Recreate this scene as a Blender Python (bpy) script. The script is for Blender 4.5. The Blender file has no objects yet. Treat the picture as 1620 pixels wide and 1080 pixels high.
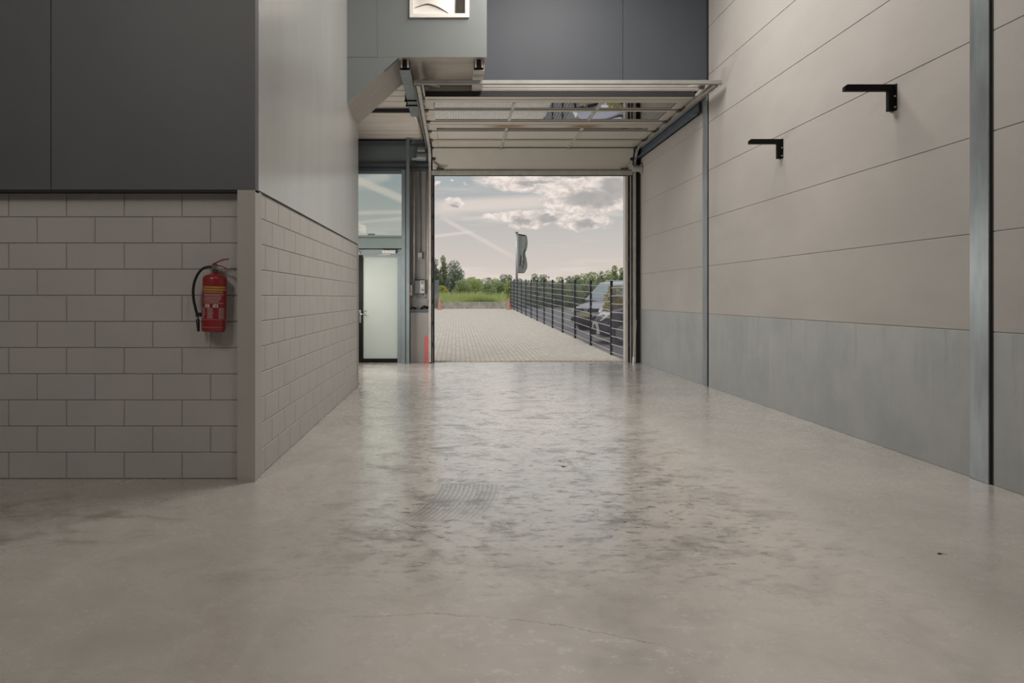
import bpy, bmesh, math, random
from mathutils import Vector, Matrix
random.seed(7)
S = bpy.context.scene
COL = S.collection
PI = math.pi

# ------------------------------------------------------------------ camera
H0 = 1.387
F = 1165.0
cd = bpy.data.cameras.new('camera'); cam = bpy.data.objects.new('camera', cd); COL.objects.link(cam)
cam.location = (0, 0, H0); cam.rotation_euler = (PI/2, 0, 0)
cd.sensor_width = 36; cd.lens = 36*F/1620
cd.shift_x = (810-721)/1620; cd.shift_y = -70/1620
cd.clip_start = .05; cd.clip_end = 800
S.camera = cam
S.view_settings.view_transform = 'Standard'; S.view_settings.look = 'None'
S.view_settings.exposure = 0; S.view_settings.gamma = 1
def U(px): return (px-721)/F
def V(py): return (470-py)/F
def P(px, py, d): return Vector((U(px)*d, d, H0+V(py)*d))

# ------------------------------------------------------------------ node helper
class NT:
    def __init__(s, nt): s.nt = nt
    def n(s, t, **kw):
        o = s.nt.nodes.new(t)
        for k, v in kw.items(): setattr(o, k, v)
        return o
    def link(s, a, b): s.nt.links.new(a, b)
    def put(s, sock, v):
        if isinstance(v, bpy.types.NodeSocket): s.link(v, sock)
        elif isinstance(v, (tuple, list)) and len(v) == 3 and sock.type == 'RGBA': sock.default_value = (*v, 1)
        else: sock.default_value = v
    def m(s, op, a, b=0.0, c=0.0, clamp=False):
        o = s.n('ShaderNodeMath', operation=op, use_clamp=clamp)
        s.put(o.inputs[0], a); s.put(o.inputs[1], b); s.put(o.inputs[2], c)
        return o.outputs[0]
    def mix(s, f, a, b, mode='MIX'):
        o = s.n('ShaderNodeMix', data_type='RGBA', blend_type=mode)
        s.put(o.inputs[0], f); s.put(o.inputs[6], a); s.put(o.inputs[7], b)
        return o.outputs[2]
    def smooth(s, x, a, b, lo=0.0, hi=1.0):
        o = s.n('ShaderNodeMapRange', interpolation_type='SMOOTHSTEP')
        s.put(o.inputs[0], x); s.put(o.inputs[1], a); s.put(o.inputs[2], b); s.put(o.inputs[3], lo); s.put(o.inputs[4], hi)
        return o.outputs[0]
    def noise(s, vec, scale, detail=4, rough=.55, dist=0.0):
        o = s.n('ShaderNodeTexNoise'); s.put(o.inputs['Vector'], vec)
        o.inputs['Scale'].default_value = scale; o.inputs['Detail'].default_value = detail
        o.inputs['Roughness'].default_value = rough; o.inputs['Distortion'].default_value = dist
        return o.outputs[0]
    def scalev(s, vec, sc, loc=(0,0,0), rot=(0,0,0)):
        o = s.n('ShaderNodeMapping'); s.put(o.inputs[0], vec)
        o.inputs[1].default_value = loc; o.inputs[2].default_value = rot; o.inputs[3].default_value = sc
        return o.outputs[0]
    def sep(s, vec):
        o = s.n('ShaderNodeSeparateXYZ'); s.put(o.inputs[0], vec); return o.outputs
    def comb(s, x, y, z):
        o = s.n('ShaderNodeCombineXYZ'); s.put(o.inputs[0], x); s.put(o.inputs[1], y); s.put(o.inputs[2], z); return o.outputs[0]

# ------------------------------------------------------------------ sky
def build_world():
    w = bpy.data.worlds.new('sky'); S.world = w; w.use_nodes = True
    nt = w.node_tree; nt.nodes.clear(); h = NT(nt)
    out = h.n('ShaderNodeOutputWorld'); bg = h.n('ShaderNodeBackground'); h.link(bg.outputs[0], out.inputs[0])
    d = h.n('ShaderNodeTexCoord').outputs['Generated']
    x, y, z = h.sep(d)
    ay = h.m('MAXIMUM', h.m('ABSOLUTE', y), .05)
    u = h.m('DIVIDE', x, ay); v = h.m('DIVIDE', z, ay)       # tangents of azimuth and elevation
    elev = h.m('MAXIMUM', z, 0.0)
    zen = h.smooth(elev, .0, .19)
    base = h.mix(zen, (.60, .53, .48), (.335, .375, .388))
    base = h.mix(h.smooth(elev, .18, .8), base, (.36, .42, .50))
    uv = h.comb(u, h.m('MULTIPLY', v, 2.2), 0.0)
    # wisps (thin, stretched)
    wv = h.comb(h.m('MULTIPLY', u, 1.6), h.m('MULTIPLY', v, 17.0), .3)
    wis = h.noise(wv, 2.6, 5, .6, .4)
    wm = h.m('MULTIPLY', h.smooth(wis, .5, .72), h.smooth(v, .22, .01, .15, .75))
    base = h.mix(wm, base, (.70, .62, .56))
    n1 = h.noise(uv, 34, 7, .62, .2); n2 = h.noise(uv, 11, 5, .55)
    du = h.m('MULTIPLY', h.m('SUBTRACT', n2, .5), .034)
    dv = h.m('MULTIPLY', h.m('SUBTRACT', n1, .5), .024)
    uu = h.m('ADD', u, du); vv = h.m('ADD', v, dv)
    def blob(px, py, rx, ry, soft=.38):
        a = h.m('DIVIDE', h.m('SUBTRACT', uu, U(px)), rx/F); b = h.m('DIVIDE', h.m('SUBTRACT', vv, V(py)), ry/F)
        r = h.m('SQRT', h.m('ADD', h.m('MULTIPLY', a, a), h.m('MULTIPLY', b, b)))
        return h.smooth(r, 1.15, 1.15-soft)
    def streak(p, q, wpx, amt, base):
        (x0, y0), (x1, y1) = p, q
        dx, dy = x1-x0, y1-y0; L = math.hypot(dx, dy)
        ua = h.m('MULTIPLY', h.m('ADD', u, h.m('MULTIPLY', du, .12)), F); va = h.m('MULTIPLY', h.m('ADD', v, h.m('MULTIPLY', dv, .12)), -F)
        ux, uy = x0-721, y0-470
        rx_ = h.m('SUBTRACT', ua, ux); ry_ = h.m('SUBTRACT', va, uy)
        along = h.m('DIVIDE', h.m('ADD', h.m('MULTIPLY', rx_, dx/L), h.m('MULTIPLY', ry_, dy/L)), L)
        acr = h.m('ABSOLUTE', h.m('SUBTRACT', h.m('MULTIPLY', rx_, dy/L), h.m('MULTIPLY', ry_, dx/L)))
        f = h.m('MULTIPLY', h.m('MULTIPLY', h.smooth(acr, wpx, wpx*.2), h.smooth(along, -.08, .12)), h.smooth(along, 1.08, .8))
        f = h.m('MULTIPLY', f, amt)
        return h.mix(f, base, (.68, .60, .55))
    front = h.smooth(y, .2, .4)
    c = base
    for a in (((700, 345), (815, 408), 5, .5), ((684, 374), (750, 366), 3.5, .6), ((684, 328), (880, 318), 17, .8),
              ((560, 282), (660, 325), 9, .75), ((540, 337), (655, 335), 5, .55), ((545, 354), (650, 344), 4, .5), ((560, 290), (620, 276), 12, .5)):
        c = streak(*a, c)
    # general broken clouds, all round the sky
    gp = h.noise(h.comb(h.m('MULTIPLY', x, 2.2), h.m('MULTIPLY', y, 2.2), h.m('MULTIPLY', z, 5)), 1.6, 6, .6)
    gm = h.m('MULTIPLY', h.smooth(gp, .5, .62), h.smooth(elev, .17, .3))
    c = h.mix(gm, c, h.mix(h.smooth(gp, .58, .75), (.86, .80, .76), (.55, .54, .54)))
    n5 = h.noise(h.comb(u, h.m('MULTIPLY', v, 1.6), .7), 60, 6, .6, .6)
    lit = h.mix(h.smooth(n5, .36, .64), (.54, .48, .45), (.80, .72, .66))
    def cloud(c, blobs, darks):
        mk = None
        for b in blobs:
            k = blob(*b); mk = k if mk is None else h.m('MAXIMUM', mk, k)
        c2 = h.mix(h.m('MULTIPLY', mk, front), c, lit)
        dk = None
        for b in darks:
            k = blob(*b, soft=.75); dk = k if dk is None else h.m('MAXIMUM', dk, k)
        dk = h.m('MULTIPLY', h.m('MULTIPLY', dk, front), .85)
        return h.mix(dk, c2, (.335, .325, .32))
    c = cloud(c, [(835, 276, 76, 26), (900, 282, 80, 28), (790, 276, 42, 18), (812, 294, 30, 11), (890, 314, 30, 20), (915, 328, 36, 9), (950, 312, 58, 26), (975, 296, 46, 34)],
              [(935, 314, 48, 17), (968, 297, 34, 24), (900, 276, 50, 6), (845, 290, 40, 4)])
    c = cloud(c, [(718, 320, 17, 8), (573, 361, 9, 5), (695, 292, 5, 2), (738, 292, 3, 2), (719, 286, 3, 2)], [(719, 324, 10, 4)])
    c = cloud(c, [(812, 343, 48, 9), (862, 341, 40, 10), (838, 352, 36, 10), (924, 351, 42, 14), (893, 349, 20, 7)],
              [(826, 348, 26, 6), (870, 346, 20, 6), (926, 354, 24, 8)])
    # below the horizon
    c = h.mix(h.smooth(z, -.01, -.06), c, (.26, .25, .22))
    # an overcast sky is brighter overhead than along the horizon
    h.link(c, bg.inputs[0]); h.link(h.m('MULTIPLY', h.smooth(elev, .19, .62, 1.0, 1.9), 1.12), bg.inputs[1])
build_world()

def light(name, kind, loc, energy, color=(1,1,1), rot=(0,0,0), size=None, sy=None, angle=None, parent=None):
    L = bpy.data.lights.new(name, kind); o = bpy.data.objects.new(name, L); COL.objects.link(o)
    o.location = loc; o.rotation_euler = rot; L.energy = energy; L.color = color
    if size: L.shape = 'RECTANGLE'; L.size = size; L.size_y = sy or size
    if angle is not None: L.angle = angle
    if parent: o.parent = parent
    return o
light('sun', 'SUN', (0, 40, 30), .65, (1, .95, .88), (math.radians(2), math.radians(-36), 0), angle=math.radians(9))
# unseen fill lamps added under the hall roof: (x, y, power, size along x, size along y)
FILL_LAMPS = [(1.5, 8.5, 310, 1.6, 3.2, 0), (1.2, 1.5, 50, 1.2, 2.4, 48), (-3.6, -1.5, 200, 1.4, 2.6, 66)]   # last: tilt towards the gate, degrees
ENTRY_FILL = 190  # power of the unseen fill light added in the entry bay

# ------------------------------------------------------------------ materials
def mat(name, col, rough=.6, metal=0.0, var=.08, vscale=3.0, bump=0.0, bscale=40.0, spec=.5, stretch=(1,1,1), var2=0.0, v2scale=.5):
    m = bpy.data.materials.new(name); m.use_nodes = True; h = NT(m.node_tree)
    b = m.node_tree.nodes['Principled BSDF']
    co = h.n('ShaderNodeTexCoord').outputs['Object']
    vec = h.scalev(co, stretch)
    n = h.noise(vec, vscale, 6, .6)
    c = h.mix(h.smooth(n, .25, .75), tuple(v*(1-var) for v in col), tuple(min(1, v*(1+var)) for v in col))
    if var2:
        k = h.noise(co, v2scale, 3, .5); c = h.mix(h.smooth(k, .35, .65, 0, var2), c, tuple(v*.6 for v in col))
    h.link(c, b.inputs['Base Color'])
    b.inputs['Roughness'].default_value = rough; b.inputs['Metallic'].default_value = metal
    b.inputs['Specular IOR Level'].default_value = spec
    if bump:
        bp = h.n('ShaderNodeBump'); bp.inputs['Strength'].default_value = bump; bp.inputs['Distance'].default_value = .01
        h.link(h.noise(vec, bscale, 4), bp.inputs['Height']); h.link(bp.outputs[0], b.inputs['Normal'])
    return m

M = {}
M['block'] = mat('painted block', (.43, .413, .392), .65, var=.04, vscale=2, bump=.12, bscale=60)
M['mortar'] = mat('joint', (.29, .275, .26), .8)
M['corner'] = mat('white painted trim', (.40, .38, .355), .5, var=.03)
M['dark_panel'] = mat('anthracite panel', (.098, .099, .105), .5, var=.06, vscale=.8)
M['dimmed_panel'] = mat('dimmed anthracite panel', (.043, .049, .060), .6, var=.06, vscale=.8)  # anthracite darkened in colour to offset the strong lamp light on it
M['grey_panel'] = mat('grey coated panel', (.44, .445, .432), .24, metal=.3, var=.05, vscale=1.2, stretch=(1, 1, .3))
M['bulk_panel'] = mat('grey coated bulkhead panel', (.16, .173, .171), .4, var=.04, vscale=1.0)
M['soffit'] = mat('brushed aluminium soffit', (.46, .41, .36), .38, metal=.5, var=.08, vscale=2, stretch=(1, 6, 1))
M['seam'] = mat('seam', (.06, .06, .06), .7)
M['concrete_up'] = mat('light concrete panel', (.365, .343, .322), .7, var=.06, vscale=1.4, bump=.08, bscale=30, stretch=(1, .35, 1), var2=.14, v2scale=.7)
M['plinth'] = None
M['steel_col'] = mat('galvanised steel', (.225, .25, .26), .38, metal=.45, var=.18, vscale=3, stretch=(3, 3, .6))
M['black'] = mat('black rubber', (.012, .012, .012), .7)
M['black_steel'] = mat('black painted steel', (.006, .005, .004), .6, spec=.15)
M['teal'] = mat('grey green coated steel', (.15, .178, .186), .45, var=.1, vscale=2)
M['teal_dark'] = mat('dark coated steel', (.07, .085, .095), .45, var=.1)
M['beam_blue'] = mat('dark blue steel', (.055, .075, .095), .5)
M['galv'] = mat('galvanised track', (.44, .42, .39), .42, metal=.25, var=.15, vscale=6)
M['door_alu'] = mat('coated aluminium', (.50, .46, .40), .42, metal=.15, var=.08, vscale=3, stretch=(.4, 3, 1))
M['door_panel'] = mat('beige door skin', (.47, .44, .39), .5, var=.03)
M['hinge'] = mat('worn hinge steel', (.10, .085, .07), .5, metal=.5, var=.3, vscale=10)
M['deck'] = mat('steel roof deck', (.54, .49, .43), .5, var=.08, vscale=2, stretch=(.3, 2, 1))
M['edge'] = mat('lit deck stand-in', (.30, .28, .255), .6)  # pale colour stands in for the brightly lit deck
M['jamb'] = mat('light jamb profile', (.50, .475, .435), .5)
M['bar'] = mat('dull galvanised bar', (.27, .265, .25), .55, metal=.3, var=.12)
M['flag_red'] = mat('faded red print', (.30, .10, .085), .8)
M['white'] = mat('white lacquer', (.72, .68, .64), .45, var=.02)
M['white_in'] = mat('vent recess', (.40, .375, .34), .6)
M['red'] = mat('red lacquer', (.255, .018, .023), .3, var=.06, vscale=4)
M['red_plastic'] = mat('red plastic', (.42, .10, .095), .5, var=.08)
M['hose'] = mat('black hose', (.008, .008, .008), .5)
M['yellow'] = mat('yellow print', (.46, .30, .07), .6)
M['print'] = mat('pale print', (.42, .29, .28), .6)
M['print_white'] = mat('white print', (.60, .56, .54), .6)
M['print_dark'] = mat('dark print', (.04, .03, .03), .6)
M['chrome'] = mat('chrome', (.7, .69, .67), .2, metal=1.0, var=.03)
M['box_dark'] = mat('dark grey plastic', (.12, .13, .14), .5)
M['box_light'] = mat('light grey plastic', (.36, .35, .34), .5, var=.2, vscale=40)
M['red_cable'] = mat('faded red cable', (.26, .14, .135), .6)
M['cable'] = mat('grey cable', (.17, .165, .17), .5)
M['grey_wall'] = mat('grey coated wall', (.235, .23, .228), .55, var=.05)
M['casing'] = mat('grey concrete casing', (.235, .222, .208), .6, var=.07)
M['orange'] = mat('orange plastic', (.62, .24, .15), .5)
M['post'] = mat('black coated fence steel', (.022, .022, .026), .5)
M['wire'] = mat('fence wire', (.55, .53, .50), .45, metal=.3, var=.05)
M['wire_v'] = mat('fence upright wire', (.13, .13, .16), .5)
M['asphalt'] = mat('asphalt', (.225, .205, .19), .9, var=.15, vscale=20, bump=.2, bscale=80, var2=.2)
M['soil'] = mat('soil', (.10, .10, .06), 1, var=.3)
M['barrier'] = mat('weathered concrete', (.42, .38, .31), .85, var=.3, vscale=4, bump=.3, bscale=30)
M['gate'] = mat('blue grey steel', (.20, .22, .24), .5)
M['far_wall'] = mat('pale cladding', (.60, .61, .57), .7, var=.03)
M['car_grey'] = mat('grey metallic paint', (.36, .34, .36), .28, metal=.3, var=.02)
M['car_dark'] = mat('dark metallic paint', (.085, .08, .088), .25, metal=.3, var=.02)
M['car_trim'] = mat('black plastic', (.02, .02, .022), .5)
M['car_glass'] = mat('sky-toned car glass', (.30, .34, .33), .08, var=.02)  # pale base colour stands in for reflected sky
M['car_glass2'] = M['car_glass']
M['lamp_glass'] = mat('headlight glass', (.80, .78, .75), .12, var=.1)
M['plate'] = mat('yellow plate', (.50, .42, .18), .5)
M['tyre'] = mat('tyre', (.018, .018, .018), .8)
M['rim'] = mat('alloy', (.45, .44, .43), .35, metal=.7)
M['flag'] = mat('grey green flag', (.25, .27, .235), .8, var=.06)
M['bark'] = mat('bark', (.11, .09, .07), .9, var=.3)
M['leaf_litter'] = mat('dry leaf', (.035, .03, .02), .8)
M['lamp_on'] = bpy.data.materials.new('lamp diffuser'); M['lamp_on'].use_nodes = True
b_ = M['lamp_on'].node_tree.nodes['Principled BSDF']; b_.inputs['Emission Color'].default_value = (1, .97, .92, 1); b_.inputs['Emission Strength'].default_value = 2

def leafmat(name, c1, c2):
    m = bpy.data.materials.new(name); m.use_nodes = True; h = NT(m.node_tree); b = m.node_tree.nodes['Principled BSDF']
    g = h.n('ShaderNodeNewGeometry')
    r = g.outputs['Random Per Island']
    c = h.mix(r, c1, c2)
    h.link(c, b.inputs['Base Color']); b.inputs['Roughness'].default_value = .6
    b.inputs['Specular IOR Level'].default_value = .25
    # light passes through leaves
    tl = h.n('ShaderNodeBsdfTranslucent'); mx = h.n('ShaderNodeMixShader'); out = m.node_tree.nodes['Material Output']
    h.link(c, tl.inputs[0]); mx.inputs[0].default_value = .45
    h.link(b.outputs[0], mx.inputs[1]); h.link(tl.outputs[0], mx.inputs[2]); h.link(mx.outputs[0], out.inputs[0])
    return m
M['leaf_dark'] = leafmat('dark green leaves', (.27, .32, .18), (.40, .44, .26))
M['leaf_mid'] = leafmat('mid green leaves', (.34, .40, .20), (.48, .52, .27))
M['leaf_light'] = leafmat('light green leaves', (.42, .50, .19), (.58, .61, .26))
M['leaf_yellow'] = leafmat('yellow green leaves', (.52, .50, .14), (.62, .60, .20))
M['leaf_blue'] = leafmat('grey green leaves', (.29, .335, .245), (.42, .46, .33))
M['leaf_autumn'] = leafmat('ochre green leaves', (.46, .43, .12), (.60, .50, .17))
M['grass'] = leafmat('tall grass', (.42, .50, .18), (.62, .64, .30))

def make_plinth():
    m = bpy.data.materials.new('grey concrete plinth'); m.use_nodes = True; h = NT(m.node_tree); b = m.node_tree.nodes['Principled BSDF']
    co = h.n('ShaderNodeTexCoord').outputs['Object']; X, Y, Z = h.sep(co)
    n = h.noise(co, 1.6, 7, .6); run = h.noise(h.comb(X, h.m('MULTIPLY', Y, 9), h.m('MULTIPLY', Z, .8)), 1.2, 5, .6)
    c = h.mix(h.smooth(n, .3, .7), (.272, .285, .283), (.325, .333, .328))
    c = h.mix(h.smooth(run, .56, .75, 0, .4), c, (.42, .41, .39))
    c = h.mix(h.m('MULTIPLY', h.smooth(run, .46, .3, 0, .5), h.smooth(Z, .5, 1.1)), c, (.19, .195, .19))
    h.link(c, b.inputs['Base Color']); b.inputs['Roughness'].default_value = .5
    bp = h.n('ShaderNodeBump'); bp.inputs['Strength'].default_value = .1; bp.inputs['Distance'].default_value = .01
    h.link(h.noise(co, 25, 5), bp.inputs['Height']); h.link(bp.outputs[0], b.inputs['Normal'])
    return m
M['plinth'] = make_plinth()

def make_floor():
    m = bpy.data.materials.new('polished concrete'); m.use_nodes = True; h = NT(m.node_tree); b = m.node_tree.nodes['Principled BSDF']
    co = h.n('ShaderNodeTexCoord').outputs['Object']; X, Y, Z = h.sep(co)
    n1 = h.noise(co, .55, 5, .55, .3); n2 = h.noise(co, 2.3, 8, .68, .5); n3 = h.noise(co, 14, 6, .65)
    c = h.mix(h.smooth(n1, .3, .7), (.37, .345, .315), (.47, .438, .40))
    c = h.mix(h.smooth(n2, .30, .70, 0, .5), c, (.535, .50, .46))
    # worn lane down the middle, more marks; its paler tone paints in sky reflection
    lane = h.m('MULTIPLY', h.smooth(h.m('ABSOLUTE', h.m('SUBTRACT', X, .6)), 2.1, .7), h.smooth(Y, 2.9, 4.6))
    sheen_d = h.m('ADD', h.m('ABSOLUTE', h.m('SUBTRACT', X, .92)), h.m('MULTIPLY', h.m('SUBTRACT', n2, .5), 1.1))
    c = h.mix(h.m('MULTIPLY', h.smooth(sheen_d, 1.65, 1.15), h.smooth(n2, .2, .6, .35, .75)), c, (.68, .64, .59))
    mk = h.noise(h.scalev(co, (1, 1.3, 1)), 2.4, 12, .80, .35)
    c = h.mix(h.m('MULTIPLY', h.smooth(mk, .485, .62, 0, .88), h.m('ADD', h.m('MULTIPLY', lane, .85), .12)), c, (.175, .16, .142))
    sm = h.noise(h.scalev(co, (1.0, 2.2, 1)), 7.5, 9, .78, .2)
    c = h.mix(h.m('MULTIPLY', h.smooth(sm, .52, .62, 0, .95), lane), c, (.13, .118, .105))
    c = h.mix(h.smooth(n3, .62, .8, 0, .25), c, (.24, .22, .20))
    # long drag lines running into the hall
    dl = h.noise(h.scalev(co, (7, .35, 1), rot=(0, 0, .32)), 1.5, 1, .5)
    c = h.mix(h.smooth(dl, .60, .78, 0, .16), c, (.62, .57, .53))
    # fan of brush arcs
    dx = h.m('SUBTRACT', X, -2.5); dy = h.m('SUBTRACT', Y, 5.6)
    r = h.m('SQRT', h.m('ADD', h.m('MULTIPLY', dx, dx), h.m('MULTIPLY', dy, dy)))
    st = h.m('SINE', h.m('ADD', h.m('MULTIPLY', r, 190), h.m('MULTIPLY', n3, 5)))
    fm = h.m('MULTIPLY', h.m('MULTIPLY', h.smooth(r, 2.34, 2.42), h.smooth(r, 2.86, 2.78)), h.m('MULTIPLY', h.smooth(Y, 4.35, 4.9), h.smooth(Y, 5.50, 5.46)))
    c = h.mix(h.m('MULTIPLY', fm, h.smooth(st, -.6, .8, .35, .85)), c, (.20, .18, .16))
    # cracks
    cn = h.m('MULTIPLY', h.m('SUBTRACT', h.noise(co, 6, 6, .7), .5), .12)
    l1 = h.m('SUBTRACT', h.m('SUBTRACT', 3.21, h.m('MULTIPLY', X, .09)), h.m('MULTIPLY', h.m('MULTIPLY', X, X), .3))
    k1 = h.m('ABSOLUTE', h.m('ADD', h.m('SUBTRACT', Y, l1), cn))
    k1 = h.m('MULTIPLY', h.smooth(k1, .0042, .001), h.m('MULTIPLY', h.smooth(X, -.55, -.4), h.smooth(X, 1.0, .85)))
    l2 = h.m('SUBTRACT', 4.16, h.m('MULTIPLY', X, 1.15))
    k2 = h.m('ABSOLUTE', h.m('ADD', h.m('SUBTRACT', Y, l2), cn))
    k2 = h.m('MULTIPLY', h.smooth(k2, .012, .002), h.m('MULTIPLY', h.smooth(X, -.52, -.48), h.smooth(X, -.05, -.1)))
    l3 = 5.52; k3 = h.m('ABSOLUTE', h.m('ADD', h.m('SUBTRACT', Y, l3), h.m('MULTIPLY', cn, .25)))
    k3 = h.m('MULTIPLY', h.smooth(k3, .02, .004), h.m('MULTIPLY', h.smooth(X, .05, .09), h.smooth(X, .56, .5)))
    c = h.mix(h.m('MULTIPLY', h.m('MAXIMUM', h.m('MAXIMUM', k1, k2), k3), .55), c, (.12, .11, .10))
    # brown dirt by the block wall
    gx = h.m('DIVIDE', h.m('SUBTRACT', X, -2.75), 1.25); gy = h.m('DIVIDE', h.m('SUBTRACT', Y, 4.6), .75)
    gr = h.m('ADD', h.m('MULTIPLY', gx, gx), h.m('MULTIPLY', gy, gy))
    dn = h.noise(h.scalev(co, (1, 1.6, 1)), 2.6, 8, .7, .6)
    c = h.mix(h.m('MULTIPLY', h.smooth(gr, 1.2, .1), h.smooth(dn, .46, .66, 0, .75)), c, (.16, .12, .085))
    h.link(c, b.inputs['Base Color'])
    rr = h.m('ADD', h.m('ADD', h.smooth(n2, .3, .7, .15, .23), h.smooth(mk, .50, .68, 0, .16)), h.smooth(n3, .45, .75, 0, .08))
    h.link(rr, b.inputs['Roughness']); b.inputs['Specular IOR Level'].default_value = .85
    b.inputs['Coat Weight'].default_value = .65; b.inputs['Coat IOR'].default_value = 1.5; h.link(h.m('MULTIPLY', rr, 1.15), b.inputs['Coat Roughness'])
    bp = h.n('ShaderNodeBump'); bp.inputs["Strength"].default_value = .02; bp.inputs['Distance'].default_value = .01
    h.link(h.noise(co, 9, 8, .7), bp.inputs['Height']); h.link(bp.outputs[0], b.inputs['Normal'])
    return m
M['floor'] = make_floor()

def make_paving():
    m = bpy.data.materials.new('clinker paving'); m.use_nodes = True; h = NT(m.node_tree); b = m.node_tree.nodes['Principled BSDF']
    co = h.n('ShaderNodeTexCoord').outputs['Object']
    br = h.n('ShaderNodeTexBrick'); X, Y, Z = h.sep(co); h.link(h.comb(Y, X, 0.0), br.inputs['Vector'])
    br.inputs['Color1'].default_value = (.47, .41, .325, 1); br.inputs['Color2'].default_value = (.56, .495, .40, 1); br.inputs['Mortar'].default_value = (.34, .285, .235, 1)
    br.inputs['Scale'].default_value = 1; br.inputs['Mortar Size'].default_value = .008; br.inputs['Brick Width'].default_value = .22; br.inputs['Row Height'].default_value = .108
    br.offset = .5; br.inputs['Bias'].default_value = 0
    n = h.noise(co, .8, 5, .6); c = h.mix(h.smooth(n, .35, .7, 0, .25), br.outputs[0], (.40, .36, .31))
    h.link(c, b.inputs['Base Color']); b.inputs['Roughness'].default_value = .85
    bp = h.n('ShaderNodeBump'); bp.inputs['Strength'].default_value = .5; bp.inputs['Distance'].default_value = .01
    h.link(h.m('SUBTRACT', 1, br.outputs[1]), bp.inputs['Height']); h.link(bp.outputs[0], b.inputs['Normal'])
    return m
M['paving'] = make_paving()

def glass_mat(name, tint, rough=0.0, ior=1.5, gain=1.3):
    m = bpy.data.materials.new(name); m.use_nodes = True; h = NT(m.node_tree); m.node_tree.nodes.clear()
    out = h.n('ShaderNodeOutputMaterial'); tr = h.n('ShaderNodeBsdfTransparent'); gl = h.n('ShaderNodeBsdfGlossy'); fr = h.n('ShaderNodeFresnel'); mx = h.n('ShaderNodeMixShader')
    tr.inputs[0].default_value = (*tint, 1); gl.inputs['Roughness'].default_value = rough; fr.inputs[0].default_value = ior
    h.link(h.m('MULTIPLY', fr.outputs[0], gain, clamp=True), mx.inputs[0]); h.link(tr.outputs[0], mx.inputs[1]); h.link(gl.outputs[0], mx.inputs[2]); h.link(mx.outputs[0], out.inputs[0])
    return m
M['glass'] = glass_mat('window glass', (.86, .90, .88))
M['door_glass'] = glass_mat('acrylic glazing', (.80, .80, .78), .015, gain=2.8)
def frosted():
    m = bpy.data.materials.new('frosted glass'); m.use_nodes = True; h = NT(m.node_tree); m.node_tree.nodes.clear()
    out = h.n('ShaderNodeOutputMaterial'); tl = h.n('ShaderNodeBsdfTranslucent'); df = h.n('ShaderNodeBsdfPrincipled'); mx = h.n('ShaderNodeMixShader')
    co = h.n('ShaderNodeTexCoord').outputs['Object']
    c = h.mix(h.noise(co, 1.2, 3), (.62, .66, .62), (.70, .72, .68))
    h.link(c, tl.inputs[0]); h.link(c, df.inputs['Base Color']); df.inputs['Roughness'].default_value = .35
    mx.inputs[0].default_value = .3; h.link(tl.outputs[0], mx.inputs[1]); h.link(df.outputs[0], mx.inputs[2]); h.link(mx.outputs[0], out.inputs[0])
    return m
M['frosted'] = frosted()

def rusty():
    m = mat('rail with rust', (.44, .41, .36), .45, metal=.1, var=.1, vscale=3, stretch=(.4, 3, 1)); h = NT(m.node_tree); b = m.node_tree.nodes['Principled BSDF']
    co = h.n('ShaderNodeTexCoord').outputs['Object']; X, Y, Z = h.sep(co)
    a = h.smooth(h.m('ABSOLUTE', h.m('SUBTRACT', X, .94)), .5, .08); c = h.smooth(h.m('ABSOLUTE', h.m('SUBTRACT', X, 2.34)), .40, .06)
    n = h.noise(h.scalev(co, (5, 14, 1)), 2, 7, .7)
    f = h.m('MULTIPLY', h.m('MULTIPLY', h.m('MAXIMUM', a, c), h.smooth(h.m('ABSOLUTE', h.m('SUBTRACT', Y, 13.42)), .17, .06)), h.smooth(n, .34, .5))
    old = b.inputs['Base Color'].links[0].from_socket
    h.link(h.mix(f, old, (.22, .10, .035)), b.inputs['Base Color'])
    return m
M['rusty'] = rusty()

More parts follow.
